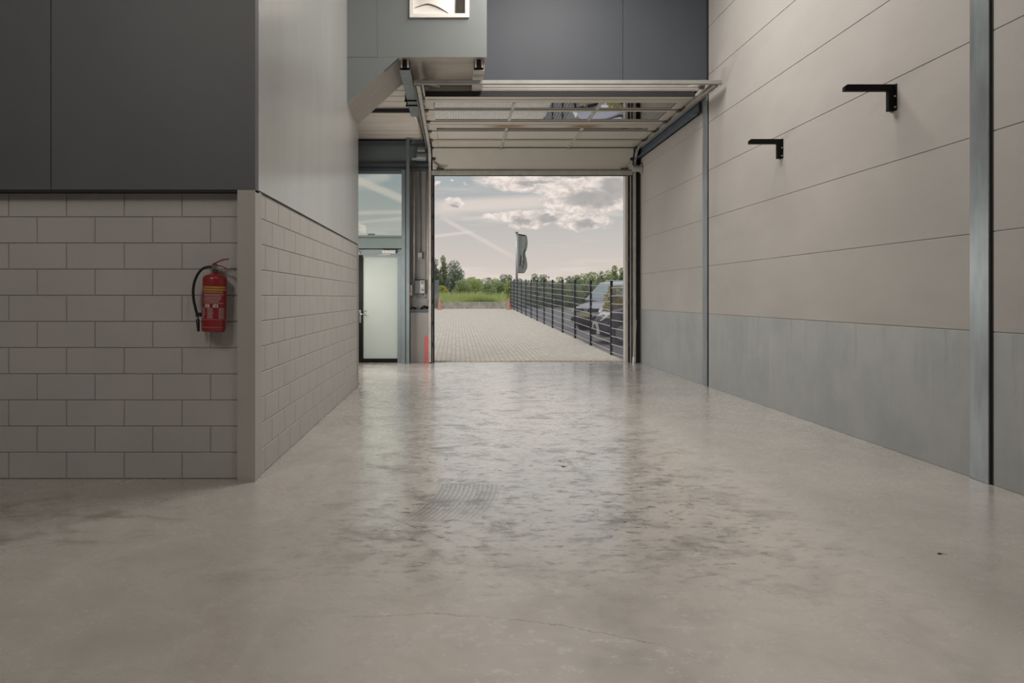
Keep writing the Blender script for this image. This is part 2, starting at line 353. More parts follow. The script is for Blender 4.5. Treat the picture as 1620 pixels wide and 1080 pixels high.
# ------------------------------------------------------------------ geometry helpers
class MB:
    def __init__(s): s.bm = bmesh.new()
    def poly_prism(s, pts, vec):
        a = [s.bm.verts.new(p) for p in pts]; b = [s.bm.verts.new(Vector(p)+Vector(vec)) for p in pts]
        n = len(pts)
        s.bm.faces.new(a); s.bm.faces.new(b[::-1])
        for i in range(n): s.bm.faces.new((a[i], b[i], b[(i+1) % n], a[(i+1) % n]))
        return s
    def box(s, x0, x1, y0, y1, z0, z1, bev=0.0, seg=1):
        r = bmesh.ops.create_cube(s.bm, size=1)
        vs = r['verts']
        for v in vs:
            v.co = Vector(((x0+x1)/2+v.co.x*(x1-x0), (y0+y1)/2+v.co.y*(y1-y0), (z0+z1)/2+v.co.z*(z1-z0)))
        if bev:
            es = list({e for v in vs for e in v.link_edges})
            bmesh.ops.bevel(s.bm, geom=es, offset=bev, segments=seg, affect='EDGES', profile=.5)
        return s
    def quad(s, a, b, c, d):
        s.bm.faces.new([s.bm.verts.new(p) for p in (a, b, c, d)]); return s
    def tube(s, pts, r, n=10, cap=True, radii=None):
        pts = [Vector(p) for p in pts]; rings = []
        up = None
        for i, p in enumerate(pts):
            t = (pts[min(i+1, len(pts)-1)]-pts[max(i-1, 0)]).normalized()
            if up is None:
                up = t.orthogonal().normalized()
            up = (up-t*up.dot(t)).normalized(); w = t.cross(up)
            rr = radii[i] if radii else r
            rings.append([s.bm.verts.new(p+up*math.cos(2*PI*k/n)*rr+w*math.sin(2*PI*k/n)*rr) for k in range(n)])
        for a, b in zip(rings, rings[1:]):
            for k in range(n): s.bm.faces.new((a[k], a[(k+1) % n], b[(k+1) % n], b[k]))
        if cap: s.bm.faces.new(rings[0][::-1]); s.bm.faces.new(rings[-1])
        return s
    def lathe(s, prof, n=24, c=(0,0,0)):
        rings = []
        for r, z in prof:
            if r < 1e-5: rings.append([s.bm.verts.new((c[0], c[1], c[2]+z))])
            else: rings.append([s.bm.verts.new((c[0]+r*math.cos(2*PI*k/n), c[1]+r*math.sin(2*PI*k/n), c[2]+z)) for k in range(n)])
        for a, b in zip(rings, rings[1:]):
            for k in range(n):
                k2 = (k+1) % n
                if len(a) == 1 and len(b) == 1: continue
                if len(a) == 1: s.bm.faces.new((a[0], b[k], b[k2]))
                elif len(b) == 1: s.bm.faces.new((a[k], a[k2], b[0]))
                else: s.bm.faces.new((a[k], a[k2], b[k2], b[k]))
        return s
    def build(s, name, m, parent=None, smooth=False, loc=None, rotz=None, normals=True):
        if normals: bmesh.ops.recalc_face_normals(s.bm, faces=s.bm.faces)
        me = bpy.data.meshes.new(name); s.bm.to_mesh(me); s.bm.free()
        if smooth:
            for f in me.polygons: f.use_smooth = True
        me.materials.append(m)
        o = bpy.data.objects.new(name, me); COL.objects.link(o)
        if parent: o.parent = parent
        if loc: o.location = loc
        if rotz is not None: o.rotation_euler = (0, 0, rotz)
        return o
def auto_smooth(o, ang=35):
    for f in o.data.polygons: f.use_smooth = True
    bm = bmesh.new(); bm.from_mesh(o.data)
    for e in bm.edges:
        if len(e.link_faces) == 2 and e.calc_face_angle(0) > math.radians(ang): e.smooth = False
    bm.to_mesh(o.data); bm.free(); return o
def tag(o, label=None, cat=None, group=None, kind=None):
    if label: o['label'] = label
    if cat: o['category'] = cat
    if group: o['group'] = group
    if kind: o['kind'] = kind
    return o
def empty(name, loc=(0,0,0), rotz=0.0):
    o = bpy.data.objects.new(name, None); COL.objects.link(o); o.location = loc; o.rotation_euler = (0, 0, rotz); o.empty_display_size = .2
    return o
def struct(o): o['kind'] = 'structure'; return o
def copy_thing(o, parent=None):
    c = o.copy(); COL.objects.link(c); c.parent = parent
    for ch in o.children: copy_thing(ch, c)
    return c
def thing(name, loc, label, cat, group=None, rotz=0.0): return tag(empty(name, loc, rotz), label, cat, group)
def sub(root, o):        # parent o (built in world coordinates) to root keeping place
    bpy_mat = root.matrix_basis
    o.parent = root; o.matrix_parent_inverse = bpy_mat.inverted(); return o

# ------------------------------------------------------------------ room shell
DW = 15.65     # the gate wall
CX, CY = -1.506, 5.53   # office block corner
CEIL = 7.2
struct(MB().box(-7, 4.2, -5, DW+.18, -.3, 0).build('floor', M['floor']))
struct(MB().box(-7.2, 4.3, -5.2, DW+.3, CEIL, CEIL+.2).build('ceiling', M['deck']))
struct(MB().box(-7.2, -7, -5, DW+.2, 0, CEIL).build('wall_left', M['concrete_up']))
struct(MB().box(-7.2, 4.3, -5.2, -5, 0, CEIL).build('wall_rear', M['concrete_up']))

def blocks(mb, u0, u1, w, h, rows, offs, place):
    """running-bond blocks; place(ua, ub, za, zb) adds one"""
    for r in range(rows):
        u = u0-1.0*w+offs[r % 2]
        while u < u1:
            a, b = max(u, u0), min(u+w, u1)
            if b-a > .03: place(a+.0025, b-.0025, r*h+.0025, (r+1)*h-.0025)
            u += w
wf = struct(empty('wall_front', (0, 0, 0)))
mb = MB()
def pf(a, b, z0, z1): mb.box(a, b, 5.63, 5.70, z0, z1, .004)
blocks(mb, -7, -1.655, .442, .2, 11, ((-2.093+7) % .442, (-1.875+7) % .442), pf)
mb.build('block_wall', M['block'], wf)
MB().box(-7, -1.64, 5.637, 5.75, 0, 2.2).build('mortar_bed', M['mortar'], wf)
MB().box(-7, -3.043, 5.53, 5.62, 2.194, CEIL).box(-3.037, CX, 5.53, 5.62, 2.194, CEIL).build('upper_panel', M['dark_panel'], wf)
MB().box(-7, CX-.01, 5.56, 5.63, 2.19, CEIL).build('panel_backing', M['seam'], wf)
MB().box(-7, CX, 5.535, 5.63, 2.178, 2.193).build('drip_strip', M['black'], wf)
ws = struct(empty('wall_side', (0, 0, 0)))
mb = MB()
def ps(a, b, z0, z1): mb.box(CX-.085, CX-.014, a, b, z0, z1, .004)
blocks(mb, 5.70, 11.33, .44, .2, 11, ((5.878-5.70) % .44, (6.098-5.70) % .44), ps)
mb.build('block_wall', M['block'], ws)
MB().box(CX-.12, CX-.019, 5.66, 11.36, 0, 2.2).build('mortar_bed', M['mortar'], ws)
mb = MB()
ys = [5.622, 7.22, 8.95, 10.1, 11.38]
for a, b in zip(ys, ys[1:]): mb.box(CX-.1, CX, a+.0012, b-.0012, 2.205, CEIL)
mb.build('upper_panel', M['grey_panel'], ws)
MB().box(CX-.11, CX-.006, 5.63, 11.37, 2.21, CEIL).build('panel_backing', M['seam'], ws)
MB().box(CX-.05, CX-.016, 5.66, 11.36, 2.188, 2.204).build('shadow_gap', M['seam'], ws)
t1 = MB().poly_prism([(CX, CY, 0), (CX, 5.705, 0), (CX-.03, 5.705, 0), (CX-.03, 5.66, 0), (CX-.134, 5.66, 0), (CX-.134, CY, 0)], (0, 0, 2.192))
struct(t1.build('trim_1', M['corner']))
struct(MB().box(CX-.12, CX+.004, 11.33, 11.385, 0, 2.205).build('trim_2', M['corner']))
struct(MB().box(-7, CX-.12, 11.28, 11.38, 0, CEIL).build('wall_office_rear', M['grey_wall']))
struct(MB().box(-2.75, -2.65, 11.38, DW, 0, 4.8).build('wall_entry', M['grey_wall']))

# right wall of concrete panels (runs very slightly out of square)
wr = struct(empty('wall_right', (3.90, DW, 0), .0069))
zs = [0, 1.13]+[1.13+.742*k for k in range(1, 9)]; zs[-1] = CEIL
bays = [(-3.99, .15), (-9.99, -4.208), (-15.99, -10.208), (-21, -16.208)]
for y0, y1 in bays:
    for k in range(len(zs)-1):
        MB().box(0, .14, y0, y1, zs[k]+(.003 if k else 0), zs[k+1]-.003, .003).build('concrete_plinth' if k == 0 else 'concrete_panel', M['plinth'] if k == 0 else M['concrete_up'], wr)
MB().box(.006, .3, -21, .15, 0, CEIL).build('joint_backing', M['mortar'], wr)
for y0, y1 in ((-4.212, -4.186), (-10.212, -10.186)):
    MB().box(-.004, .005, y0, y1, 0, CEIL).build('black_gap', M['black'], wr)
for k, (y0, lab) in enumerate(((-4.19, 'narrow bright steel column in the right wall beside the open gate'), (-10.19, 'wide grey steel column in the right wall nearest the camera'))):
    R = Matrix.Rotation(.0069, 3, 'Z'); p = Vector((3.90, DW, 0))+R @ Vector((0, y0, 0))
    c = thing('steel_column', p, lab, 'column', 'steel columns of the right wall', .0069)
    MB().box(-.02, -.006, 0, .20, 0, CEIL, .002).build('flange', M['steel_col'], c)
    MB().box(-.006, .02, .09, .11, 0, CEIL).build('web', M['steel_col'], c)

# partition of dark panels above the gate
wp = struct(empty('wall_partition', (0, 0, 0)))
MB().box(.3, 2.597, 11.46, 11.56, 4.70, CEIL).box(2.603, 3.92, 11.46, 11.56, 4.70, CEIL).build('upper_panel', M['dimmed_panel'], wp)
MB().box(-.55, 3.92, 11.425, 11.455, 4.585, 4.70).box(-.55, 3.92, 11.418, 11.425, 4.60, 4.612).box(-.55, 3.92, 11.418, 11.425, 4.64, 4.652).build('lit_deck_strip', M['edge'], wp)  # pale strip added in place of the lit deck behind it
MB().box(.3, 3.92, 11.5, 11.563, 4.74, CEIL).build('panel_backing', M['seam'], wp)
MB().box(3.905, 3.93, 11.44, 11.47, 4.6, CEIL).build('edge_strip', M['black'], wp)

# bulkhead with chamfered corner and a square duct opening
wb = struct(empty('wall_bulkhead', (0, 0, 0)))
BY = 10.2; BX1 = .43; BZ = 4.71; HX = -.79; HZ = 4.06
vx0, vx1, vz0, vz1 = -.60, .145, 5.285, 6.03
y0, y1 = BY, BY+.1
mb = MB()
mb.box(CX, -1.0885, y0, y1, BZ+.002, CEIL).box(-1.0855, vx0, y0, y1, BZ, CEIL)
mb.box(vx1, BX1, y0, y1, BZ, CEIL).box(vx0, vx1, y0, y1, BZ, vz0).box(vx0, vx1, y0, y1, vz1, CEIL)
mb.poly_prism([(CX, y0, HZ+.005), (HX, y0, BZ-.002), (CX, y0, BZ-.002)], (0, .1, 0))
mb.build('front_panel', M['bulk_panel'], wb)
MB().box(CX, BX1-.01, y0+.03, y1+.02, BZ+.01, vz0-.02).box(CX, vx0-.01, y0+.03, y1+.02, BZ, CEIL).build('panel_backing', M['seam'], wb)
dv = Vector((HX-CX, 0, BZ-HZ)).normalized(); nv = Vector((-dv.z, 0, dv.x))*.05
a, b = Vector((CX, BY+.0, HZ)), Vector((HX, BY, BZ))
MB().poly_prism([p_+Vector((0, .004, 0)) for p_ in (a, b, b+nv, a+nv)], (0, 1.176, 0)).build('chamfer_panel', M['soffit'], wb)
MB().box(HX, BX1, BY+.004, BY+1.18, BZ-.001, BZ+.05).build('soffit_panel', M['soffit'], wb)
MB().box(BX1-.1, BX1, BY+.1, 11.45, BZ+.05, CEIL).build('side_panel', M['bulk_panel'], wb)
v = thing('ventilation_opening', (-.228, BY, 5.25), 'square white framed vent opening with curved white duct inside, high on grey bulkhead', 'vent')
mb = MB(); fx0, fx1, fz0, fz1 = -.64, .186, 5.25, 6.07; fw = .058
mb.box(fx0, fx0+fw, BY-.03, BY+.04, fz0, fz1, .004).box(fx1-fw, fx1, BY-.03, BY+.04, fz0, fz1, .004)
mb.box(fx0+fw, fx1-fw, BY-.03, BY+.04, fz0, fz0+fw, .004).box(fx0+fw, fx1-fw, BY-.03, BY+.04, fz1-fw, fz1, .004)
sub(v, mb.build('frame', M['white']))
ix0, ix1, iz0, iz1 = fx0+fw, fx1-fw, fz0+fw, fz1-fw
mb = MB().box(ix0, ix1, BY+.30, BY+.31, iz0, iz1).box(ix0-.01, ix0, BY+.04, BY+.31, iz0, iz1).box(ix1, ix1+.01, BY+.04, BY+.31, iz0, iz1).box(ix0, ix1, BY+.04, BY+.31, iz0-.01, iz0).box(ix0, ix1, BY+.04, BY+.31, iz1, iz1+.01)
sub(v, mb.build('recess', M['white_in']))
# curved duct hood: bottom edge is a shallow arc, right end tapers to the lower corner
mb = MB(); N = 14; xa, xb = ix0+.002, ix1-.15
top = []; bot = []
for i in range(N+1):
    t = i/N; x = xa+(xb-xa)*t
    zb = iz0+.10+.055*math.sin(PI*min(1, t*1.15))-(.10*max(0, t-.35)/.65)
    yb = BY+.04-.035*math.sin(PI*t)
    bot.append((x, yb, zb)); top.append((x+.012*t, yb+.02, iz1-.05))
for i in range(N):
    mb.quad(bot[i], bot[i+1], top[i+1], top[i])
    mb.quad((bot[i][0], BY+.25, bot[i][2]+.02), (bot[i+1][0], BY+.25, bot[i+1][2]+.02), bot[i+1], bot[i])
mb.quad(bot[N], (bot[N][0]+.018, BY+.25, bot[N][2]), (top[N][0]+.03, BY+.25, top[N][2]), top[N])
bmesh.ops.remove_doubles(mb.bm, verts=mb.bm.verts, dist=.0005)
sub(v, auto_smooth(mb.build('duct', M['white'])))
sub(v, MB().poly_prism([(xa, BY+.030, iz0), (xb, BY+.030, iz0)]+[(b_3[0], BY+.030, max(iz0+.003, b_3[2]-.014)) for b_3 in reversed(bot)], (0, .2, 0)).build('duct_collar', M['white']))
sub(v, MB().box(xa, xb, BY+.10, BY+.28, iz0+.005, iz0+.30).build('duct_body', M['white']))

# low deck over the entry bay
mb = MB(); y = 11.565
prof = []; k = 0
while y < DW:
    prof += [(y, 4.72), (y+.27, 4.72), (y+.285, 4.735), (y+.325, 4.735)]; y += .34
pts = [(-2.7, a, b) for a, b in prof]+[(-2.7, DW+.1, 4.72), (-2.7, DW+.1, 4.85), (-2.7, 11.565, 4.85)]
struct(MB().poly_prism(pts, (6.62, 0, 0)).build('ceiling_deck', M['deck']))
def steel_beam_x(y, z0, z1, w, m, lab, x0, x1):
    b = thing('ceiling_beam', (x0, y, z0), lab, 'beam')
    sub(b, MB().box(x0, x1, y-w/2, y+w/2, z0, z0+.012).build('bottom_flange', m)); sub(b, MB().box(x0, x1, y-.008, y+.008, z0+.012, z1).build('web', M['teal_dark']))
steel_beam_x(13.05, 4.63, 4.72, .14, M['door_alu'], 'pale flanged beam across the low ceiling left of the gate track', -2.65, -.66)
b = thing('ceiling_beam', (1.6, 12.12, 4.66), 'dark steel beam across the ceiling above the raised gate', 'beam')
sub(b, MB().box(-.62, 3.80, 12.02, 12.24, 4.665, 4.72, .004).build('channel', M['teal_dark']))

# beams hung under the bulkhead
def hung_beam(x, w, ylen, lab, m, m2):
    o = thing('hanger_beam', (x, BY+.06, 4.58), lab, 'beam', 'beams under the bulkhead')
    y0 = BY+.06; mb = MB()
    mb.box(x-w/2, x+w/2, y0+.1, y0+ylen, 4.575, 4.583).box(x-w/2, x-w/2+.008, y0+.1, y0+ylen, 4.583, 4.70).box(x+w/2-.008, x+w/2, y0+.1, y0+ylen, 4.583, 4.70)
    sub(o, mb.build('channel', m))
    for s_ in (-.045, .0, .045):
        sub(o, MB().tube([(x+s_, y0+.05, 4.60), (x+s_, y0+.05, 4.71)], .014 if s_ else .02, 8).build('end_bolt', m2 if s_ else M['black_steel']))
    return o
hb = hung_beam(-.715, .15, 2.75, 'long dark steel channel beam under the bulkhead, left of the gate track', M['steel_col'], M['galv'])
for yy in (11.92, 12.22):
    sub(hb, MB().box(-.83, -.56, yy-.012, yy+.012, 4.555, 4.575).box(-.82, -.80, yy-.012, yy+.012, 4.55, 4.72).build('clamp', M['black_steel']))
hung_beam(.325, .155, 1.13, 'short pale steel channel beam under the bulkhead, at its right end', M['galv'], M['galv'])
p = thing('conduit_pipe', (-.74, 13.1, 4.66), 'pale conduit pipe on the low ceiling behind the channel beam', 'pipe')
sub(p, MB().tube([(-.725, 13.15, 4.67), (-.70, 15.2, 4.67)], .03, 12).build('pipe', M['door_alu'], smooth=True))
for yy in (13.1, 15.2): sub(p, MB().tube([(-.725+.012*(yy-13.15), yy, 4.67), (-.725+.012*(yy-13.15), yy+.12, 4.67)], .042, 12).build('coupling', M['teal_dark']))

# gate wall
wk = struct(empty('wall_back', (0, 0, 0)))
mb = MB(); mb.box(-2.7, -2.14, DW-.02, DW+.18, 0, 4.9).box(-2.14, 4.0, DW-.02, DW+.18, 4.06, 4.9).box(3.72, 4.0, DW+.06, DW+.18, 0, 4.06)
mb.build('wall_skin', M['teal'], wk)
MB().box(-.98, -.50, DW-.02, DW+.18, 0, 4.06).build('column_web', M['grey_wall'], wk)
MB().box(3.79, 3.90, DW-.06, DW+.06, 0, 4.4).build('dark_reveal', M['black'], wk)
MB().box(-2.65, -.98, DW-.16, DW-.02, 4.60, 4.68).box(-2.65, -.50, DW-.10, DW-.02, 4.16, 4.21).box(-2.65, -.50, DW-.05, DW-.02, 4.06, 4.12).build('lintel_flange', M['teal_dark'], wk)
MB().box(-2.65, -.55, DW-.04, DW-.02, 4.21, 4.60).build('lintel_web', M['teal'], wk)
col = thing('steel_column', (-1.0, DW-.1, 0), 'grey green steel post between the glazed side door and the gate', 'column')
sub(col, MB().box(-1.135, -1.055, DW-.22, DW-.02, 0, 4.06, .003).box(-1.035, -.965, DW-.28, DW-.24, 0, 4.72, .003).build('flange', M['teal']))
sub(col, MB().box(-1.055, -1.03, DW-.2, DW-.02, 0, 4.06).build('web', M['teal_dark']))
cas = thing('column_casing', (-.74, DW-.08, 0), 'grey plinth casing with a black top edge at the foot of the gate post', 'casing')
sub(cas, MB().box(-.96, -.575, DW-.09, DW-.021, 0, 1.07, .004).build('body', M['casing']))
sub(cas, MB().box(-.965, -.57, DW-.11, DW-.021, 1.07, 1.135).build('top_edge', M['teal_dark']))
sub(cas, MB().tube([(-.955, DW-.10, 1.14), (-.90, DW-.10, 1.17), (-.84, DW-.10, 1.145)], .02, 8).tube([(-.74, DW-.10, 1.14), (-.66, DW-.10, 1.19), (-.58, DW-.10, 1.16)], .028, 8).build('cable_loop', M['black_steel'], smooth=True))
g = thing('corner_guard', (-.60, DW-.12, 0), 'red plastic corner guard at the foot of the left gate track', 'corner guard')
sub(g, MB().poly_prism([(-.655, DW-.125, 0), (-.565, DW-.125, 0), (-.565, DW-.10, 0), (-.655, DW-.10, 0)], (0, 0, .56)).build('guard', M['red_plastic']))
sub(g, MB().box(-.665, -.56, DW-.14, DW-.095, 0, .05, .005).build('foot', M['red_plastic']))
# electrics on the post
cb = thing('control_box', (-.76, DW-.08, 1.42), 'gate control box, half dark half pale, on the grey post', 'control box')
sub(cb, MB().box(-.865, -.755, DW-.11, DW-.021, 1.47, 1.745, .004).build('cover', M['box_dark']))
sub(cb, MB().box(-.755, -.655, DW-.12, DW-.021, 1.47, 1.745, .004).build('button_panel', M['box_light']))
sub(cb, MB().box(-.87, -.65, DW-.13, DW-.021, 1.745, 1.76).build('top_edge', M['black_steel']))
for i, z in enumerate((1.70, 1.62, 1.54)):
    sub(cb, MB().tube([(-.705, DW-.12, z), (-.705, DW-.135, z)], .022, 12).build('button', M['box_dark'] if i != 1 else M['print_white']))
for x0, x1, dz in ((-.86, -.76, .09), (-.72, -.64, .10), (-.665, -.63, .08)):
    sub(cb, MB().tube([(x0+(x1-x0)*t/8, DW-.06, 1.47-dz*math.sin(PI*t/8)) for t in range(9)], .008, 6).build('cable_loop', M['cable'], smooth=True))
es = thing('emergency_switch', (-.945, DW-.06, 1.5), 'small pinkish grey switch box with an orange button left of the control box', 'switch')
sub(es, MB().box(-.985, -.915, DW-.09, DW-.021, 1.42, 1.65, .006).build('housing', M['box_light'])); sub(es, MB().tube([(-.95, DW-.09, 1.47), (-.95, DW-.115, 1.47)], .026, 12).build('button', M['orange']))
sk = thing('junction_box', (-.76, DW-.05, 2.2), 'small grey junction box high on the post above the control box', 'junction box')
sub(sk, MB().box(-.80, -.715, DW-.08, DW-.021, 2.19, 2.33, .006).build('housing', M['box_light'])); sub(sk, MB().box(-.785, -.735, DW-.085, DW-.078, 2.20, 2.23).build('socket', M['box_dark']))
for i, (x, z0, z1, r, m, lab) in enumerate(((-.76, 2.34, 4.05, .014, 'cable', 'dark vertical conduit above the small junction box'), (-.88, 1.76, 4.05, .02, 'galv', 'grey vertical conduit running down to the control box'),
                               (-.645, 1.78, 4.05, .007, 'red_cable', 'thin reddish hanging cable beside the left gate track'), (-.60, 1.2, 4.05, .012, 'galv', 'pale vertical conduit closest to the left gate track'))):
    tag(MB().tube([(x, DW-.045, z0), (x, DW-.045, (z0+z1)/2), (x+(.02 if i == 2 else 0), DW-.045, z1)], r, 8).build('conduit', M[m], smooth=True), lab, 'conduit', 'conduits on the gate post')

# glazed side door and window above it
d2 = struct(empty('door_2', (-1.63, DW, 0)))
def dsub(root, o): return sub(root, o)
dsub(d2, MB().box(-2.14, -1.13, DW-.03, DW+.05, 2.29, 2.42).box(-2.14, -2.11, DW-.03, DW+.05, 0, 2.29).box(-1.150, -1.13, DW-.05, DW+.05, 0, 2.29).build('frame', M['teal']))
lf = dsub(d2, MB().box(-2.11, -1.965, DW-.04, DW+.02, .0, 2.28, .003).box(-1.965, -1.235, DW-.04, DW+.02, .0, .085, .003).build('leaf_frame', M['black_steel']))
dsub(d2, MB().box(-1.235, -1.15, DW-.04, DW+.02, 0.0, 2.28, .003).box(-1.965, -1.235, DW-.04, DW+.02, 2.235, 2.28).build('leaf_stile', M['teal']))
dsub(d2, MB().box(-1.965, -1.235, DW-.016, DW-.004, .085, 2.235).build('pane', M['frosted']))
hd = dsub(d2, MB().box(-2.045, -2.005, DW-.055, DW-.038, .84, 1.12, .004).build('handle_plate', M['chrome']))
dsub(d2, MB().tube([(-2.025, DW-.05, 1.03), (-2.025, DW-.10, 1.03), (-2.0, DW-.105, 1.03), (-1.90, DW-.105, 1.03)], .011, 10).build('handle', M['chrome'], smooth=True))
dsub(d2, MB().box(-1.945, -1.895, DW-.020, DW-.017, 1.07, 1.105).box(-1.945, -1.88, DW-.020, DW-.017, 1.0, 1.008).build('sticker', M['box_dark']))
dsub(d2, MB().box(-1.56, -1.27, DW-.09, DW-.03, 2.31, 2.385, .006).build('door_closer', M['box_light']))
dsub(d2, MB().tube([(-1.38, DW-.08, 2.31), (-1.38, DW-.10, 2.295), (-1.62, DW-.09, 2.285)], .009, 8).build('closer_arm', M['galv']))
dsub(d2, MB().box(-2.10, -2.03, DW-.07, DW-.03, 2.30, 2.335, .004).build('latch', M['galv']))
w1 = struct(empty('window_1', (-1.63, DW, 2.42)))
sub(w1, MB().box(-2.14, -2.09, DW-.03, DW+.05, 2.42, 4.06).box(-1.135, -1.13, DW-.03, DW+.05, 2.42, 4.06).box(-2.09, -1.135, DW-.03, DW+.05, 4.01, 4.06).box(-2.09, -1.135, DW-.03, DW+.05, 2.40, 2.425).build('frame', M['teal']))
sub(w1, MB().box(-2.09, -1.135, DW+.005, DW+.015, 2.425, 4.01).build('pane', M['glass']))

# ------------------------------------------------------------------ overhead gate
d1 = struct(empty('door_1', (1.6, DW, 0)))
TXL, TXR = -.545, 3.765
ZT = 4.50
def track(x, sgn):
    # vertical part, curve, horizontal part
    path = [(x, DW-.12, .02), (x, DW-.12, 4.05)]
    R = .42
    for k in range(1, 9):
        a = PI/2*k/8
        path.append((x, DW-.12-R*(1-math.cos(a)), 4.08+R*math.sin(a)))
    path.append((x, 10.72, ZT))
    # C profile, swept as three thin plates
    mb = MB()
    for i in range(len(path)-1):
        a, b = Vector(path[i]), Vector(path[i+1]); t = (b-a).normalized(); n = Vector((0, t.z, -t.y))
        for (u0, u1, n0, n1) in ((sgn*.022, sgn*.026, -.035, .035), (-sgn*.026, sgn*.026, -.037, -.033), (-sgn*.026, sgn*.026, .033, .037)):
            q = [a+Vector((u0, 0, 0))+n*n0, a+Vector((u1, 0, 0))+n*n0, a+Vector((u1, 0, 0))+n*n1, a+Vector((u0, 0, 0))+n*n1]
            mb.poly_prism(q, b-a)
    return sub(d1, mb.build('track', M['galv']))
track(TXL, -1); track(TXR, 1)
# mounting angles beside the tracks
sub(d1, MB().box(TXL-.06, TXL-.055, 10.72, 15.2, ZT-.05, ZT+.03).box(TXL-.06, TXL-.03, 10.72, 15.2, ZT+.03, ZT+.034).build('track_angle', M['galv']))
sub(d1, MB().box(TXR+.055, TXR+.06, 10.72, 15.2, ZT-.04, ZT+.04).box(TXR+.03, TXR+.06, 10.72, 15.2, ZT+.04, ZT+.044).build('track_angle', M['galv']))
sub(d1, MB().box(-.61, 3.86, 10.66, 10.72, 4.475, 4.53, .003).build('front_bar', M['bar']))
for x in (TXL, TXR):
    s_ = 1 if x < 1 else -1
    sub(d1, MB().box(x+s_*.05, x+s_*.075, 10.75, 11.35, ZT-.02, ZT+.02).build('spring_bumper', M['galv']))
    sub(d1, MB().tube([(x+s_*.10, 10.74, ZT), (x+s_*.30, 10.95, ZT+.02)], .012, 6).build('brace', M['galv']))
    sub(d1, MB().tube([(x+s_*.05, 10.95, ZT+.05), (x+s_*.14, 10.95, ZT+.05)], .07, 14).build('cable_drum', M['hinge']))
DX0, DX1 = -.485, 3.705
sub(d1, MB().box(DX0, DX1, 11.415, 11.438, 4.498, 4.572).build('top_seal', M['black']))
MX = (.94, 2.34); mw = .045
ZD = 4.50; th = .04
# per section: (start, end, top rail, bottom rail) measured from the front of the hall
SEC = [(11.44, 12.225, .36, .035), (12.245, 13.015, .12, .05), (13.035, 13.775, .52, .03), (13.795, 14.545, .03, .03), (14.565, 15.30, .28, .05)]
for i, (ya, yb, ra, rb) in enumerate(SEC):
    m = M['rusty'] if i == 2 else M['door_alu']
    mb = MB(); st = .13
    mb.box(DX0, DX1, ya, ya+ra, ZD, ZD+th, .003).box(DX0, DX1, yb-rb, yb, ZD, ZD+th, .003)
    mb.box(DX0, DX0+st, ya+ra, yb-rb, ZD, ZD+th).box(DX1-st, DX1, ya+ra, yb-rb, ZD, ZD+th)
    if ra > .2: mb.box(DX0, DX1, ya+ra*.45, ya+ra*.45+.012, ZD-.006, ZD+.001)
    sec = sub(d1, mb.build('section', m))
    for x in MX: MB().box(x-mw/2, x+mw/2, ya+ra-.02, yb-rb+.02, ZD-.008, ZD+th).build('mullion', M['galv'], sec)
    xs = [DX0+st, MX[0], MX[1], DX1-st]
    for x0, x1 in zip(xs, xs[1:]):
        MB().box(x0, x1, ya+ra, yb-rb, ZD+.012, ZD+.018).build('pane', M['door_glass'] if i < 3 else M['door_panel'], sec)
    sub(d1, MB().box(DX0, DX1, yb-.012, yb+.032, ZD-.004, ZD+th).build('joint_seal', M['black']))
    for x, s_ in ((DX0, -1), (DX1, 1)):
        x0, x1 = (x-.055, x+.03) if s_ < 0 else (x-.03, x+.055)
        hg = sub(d1, MB().box(x0, x1, yb-.05, yb+.07, ZD-.03, ZD-.002, .004).build('hinge', M['hinge']))
        MB().tube([(x+s_*.02, yb+.01, ZD-.012), (x+s_*.065, yb+.01, ZD-.012)], .022, 10).build('roller', M['black'], hg)
# last section hangs down behind the lintel
a = Vector((0, 15.315, 4.485)); b = Vector((0, 15.545, 4.06)); t = (b-a); n = Vector((0, t.z, -t.y)).normalized()*(-.04)
bs = sub(d1, MB().poly_prism([a+Vector((DX0, 0, 0)), b+Vector((DX0, 0, 0)), b+n+Vector((DX0, 0, 0)), a+n+Vector((DX0, 0, 0))], (DX1-DX0, 0, 0)).build('bottom_section', M['door_panel']))
for x in MX: MB().box(x-mw/2, x+mw/2, 15.28, 15.335, 4.455, 4.50).build('bracket', M['galv'], bs)
sub(d1, MB().box(DX0-.03, DX1+.02, 15.50, 15.62, 3.965, 4.055, .006).build('bottom_rail', M['galv']))
sub(d1, MB().box(DX0, DX1, 15.53, 15.58, 3.945, 3.965).build('rubber_seal', M['teal_dark']))
for x, s_ in ((DX0, 1), (DX1, -1)):
    x0, x1 = sorted((x+s_*.02, x+s_*.15))
    bb = sub(d1, MB().poly_prism([(x, 15.50, 4.07), (x+s_*.14, 15.50, 4.07), (x+s_*.10, 15.47, 4.16), (x, 15.44, 4.22)], (0, -.02, 0)).build('bottom_bracket', M['galv']))
    sub(d1, MB().box(min(x+s_*.08, x+s_*.24), max(x+s_*.08, x+s_*.24), 15.44, 15.47, 4.06, 4.10, .004).build('bottom_latch', M['hinge']))
    sub(d1, MB().tube([(x-s_*.02, 15.42, 4.28), (x+s_*.05, 15.42, 4.28)], .03, 10).build('roller', M['black']))
# springs shaft ends
sub(d1, MB().tube([(3.70, 15.42, 4.08), (3.86, 15.42, 4.08)], .07, 14).tube([(3.86, 15.42, 4.08), (3.89, 15.42, 4.08)], .1, 14).build('shaft_bearing', M['galv']))
sub(d1, MB().tube([(-.82, 15.42, 4.33), (-.62, 15.42, 4.33)], .09, 14).tube([(-.80, 15.42, 4.47), (-.64, 15.42, 4.47)], .07, 14).build('gate_motor', M['steel_col']))
sub(d1, MB().box(-.92, -.70, 15.40, 15.46, 4.26, 4.30).build('motor_bracket', M['galv']))
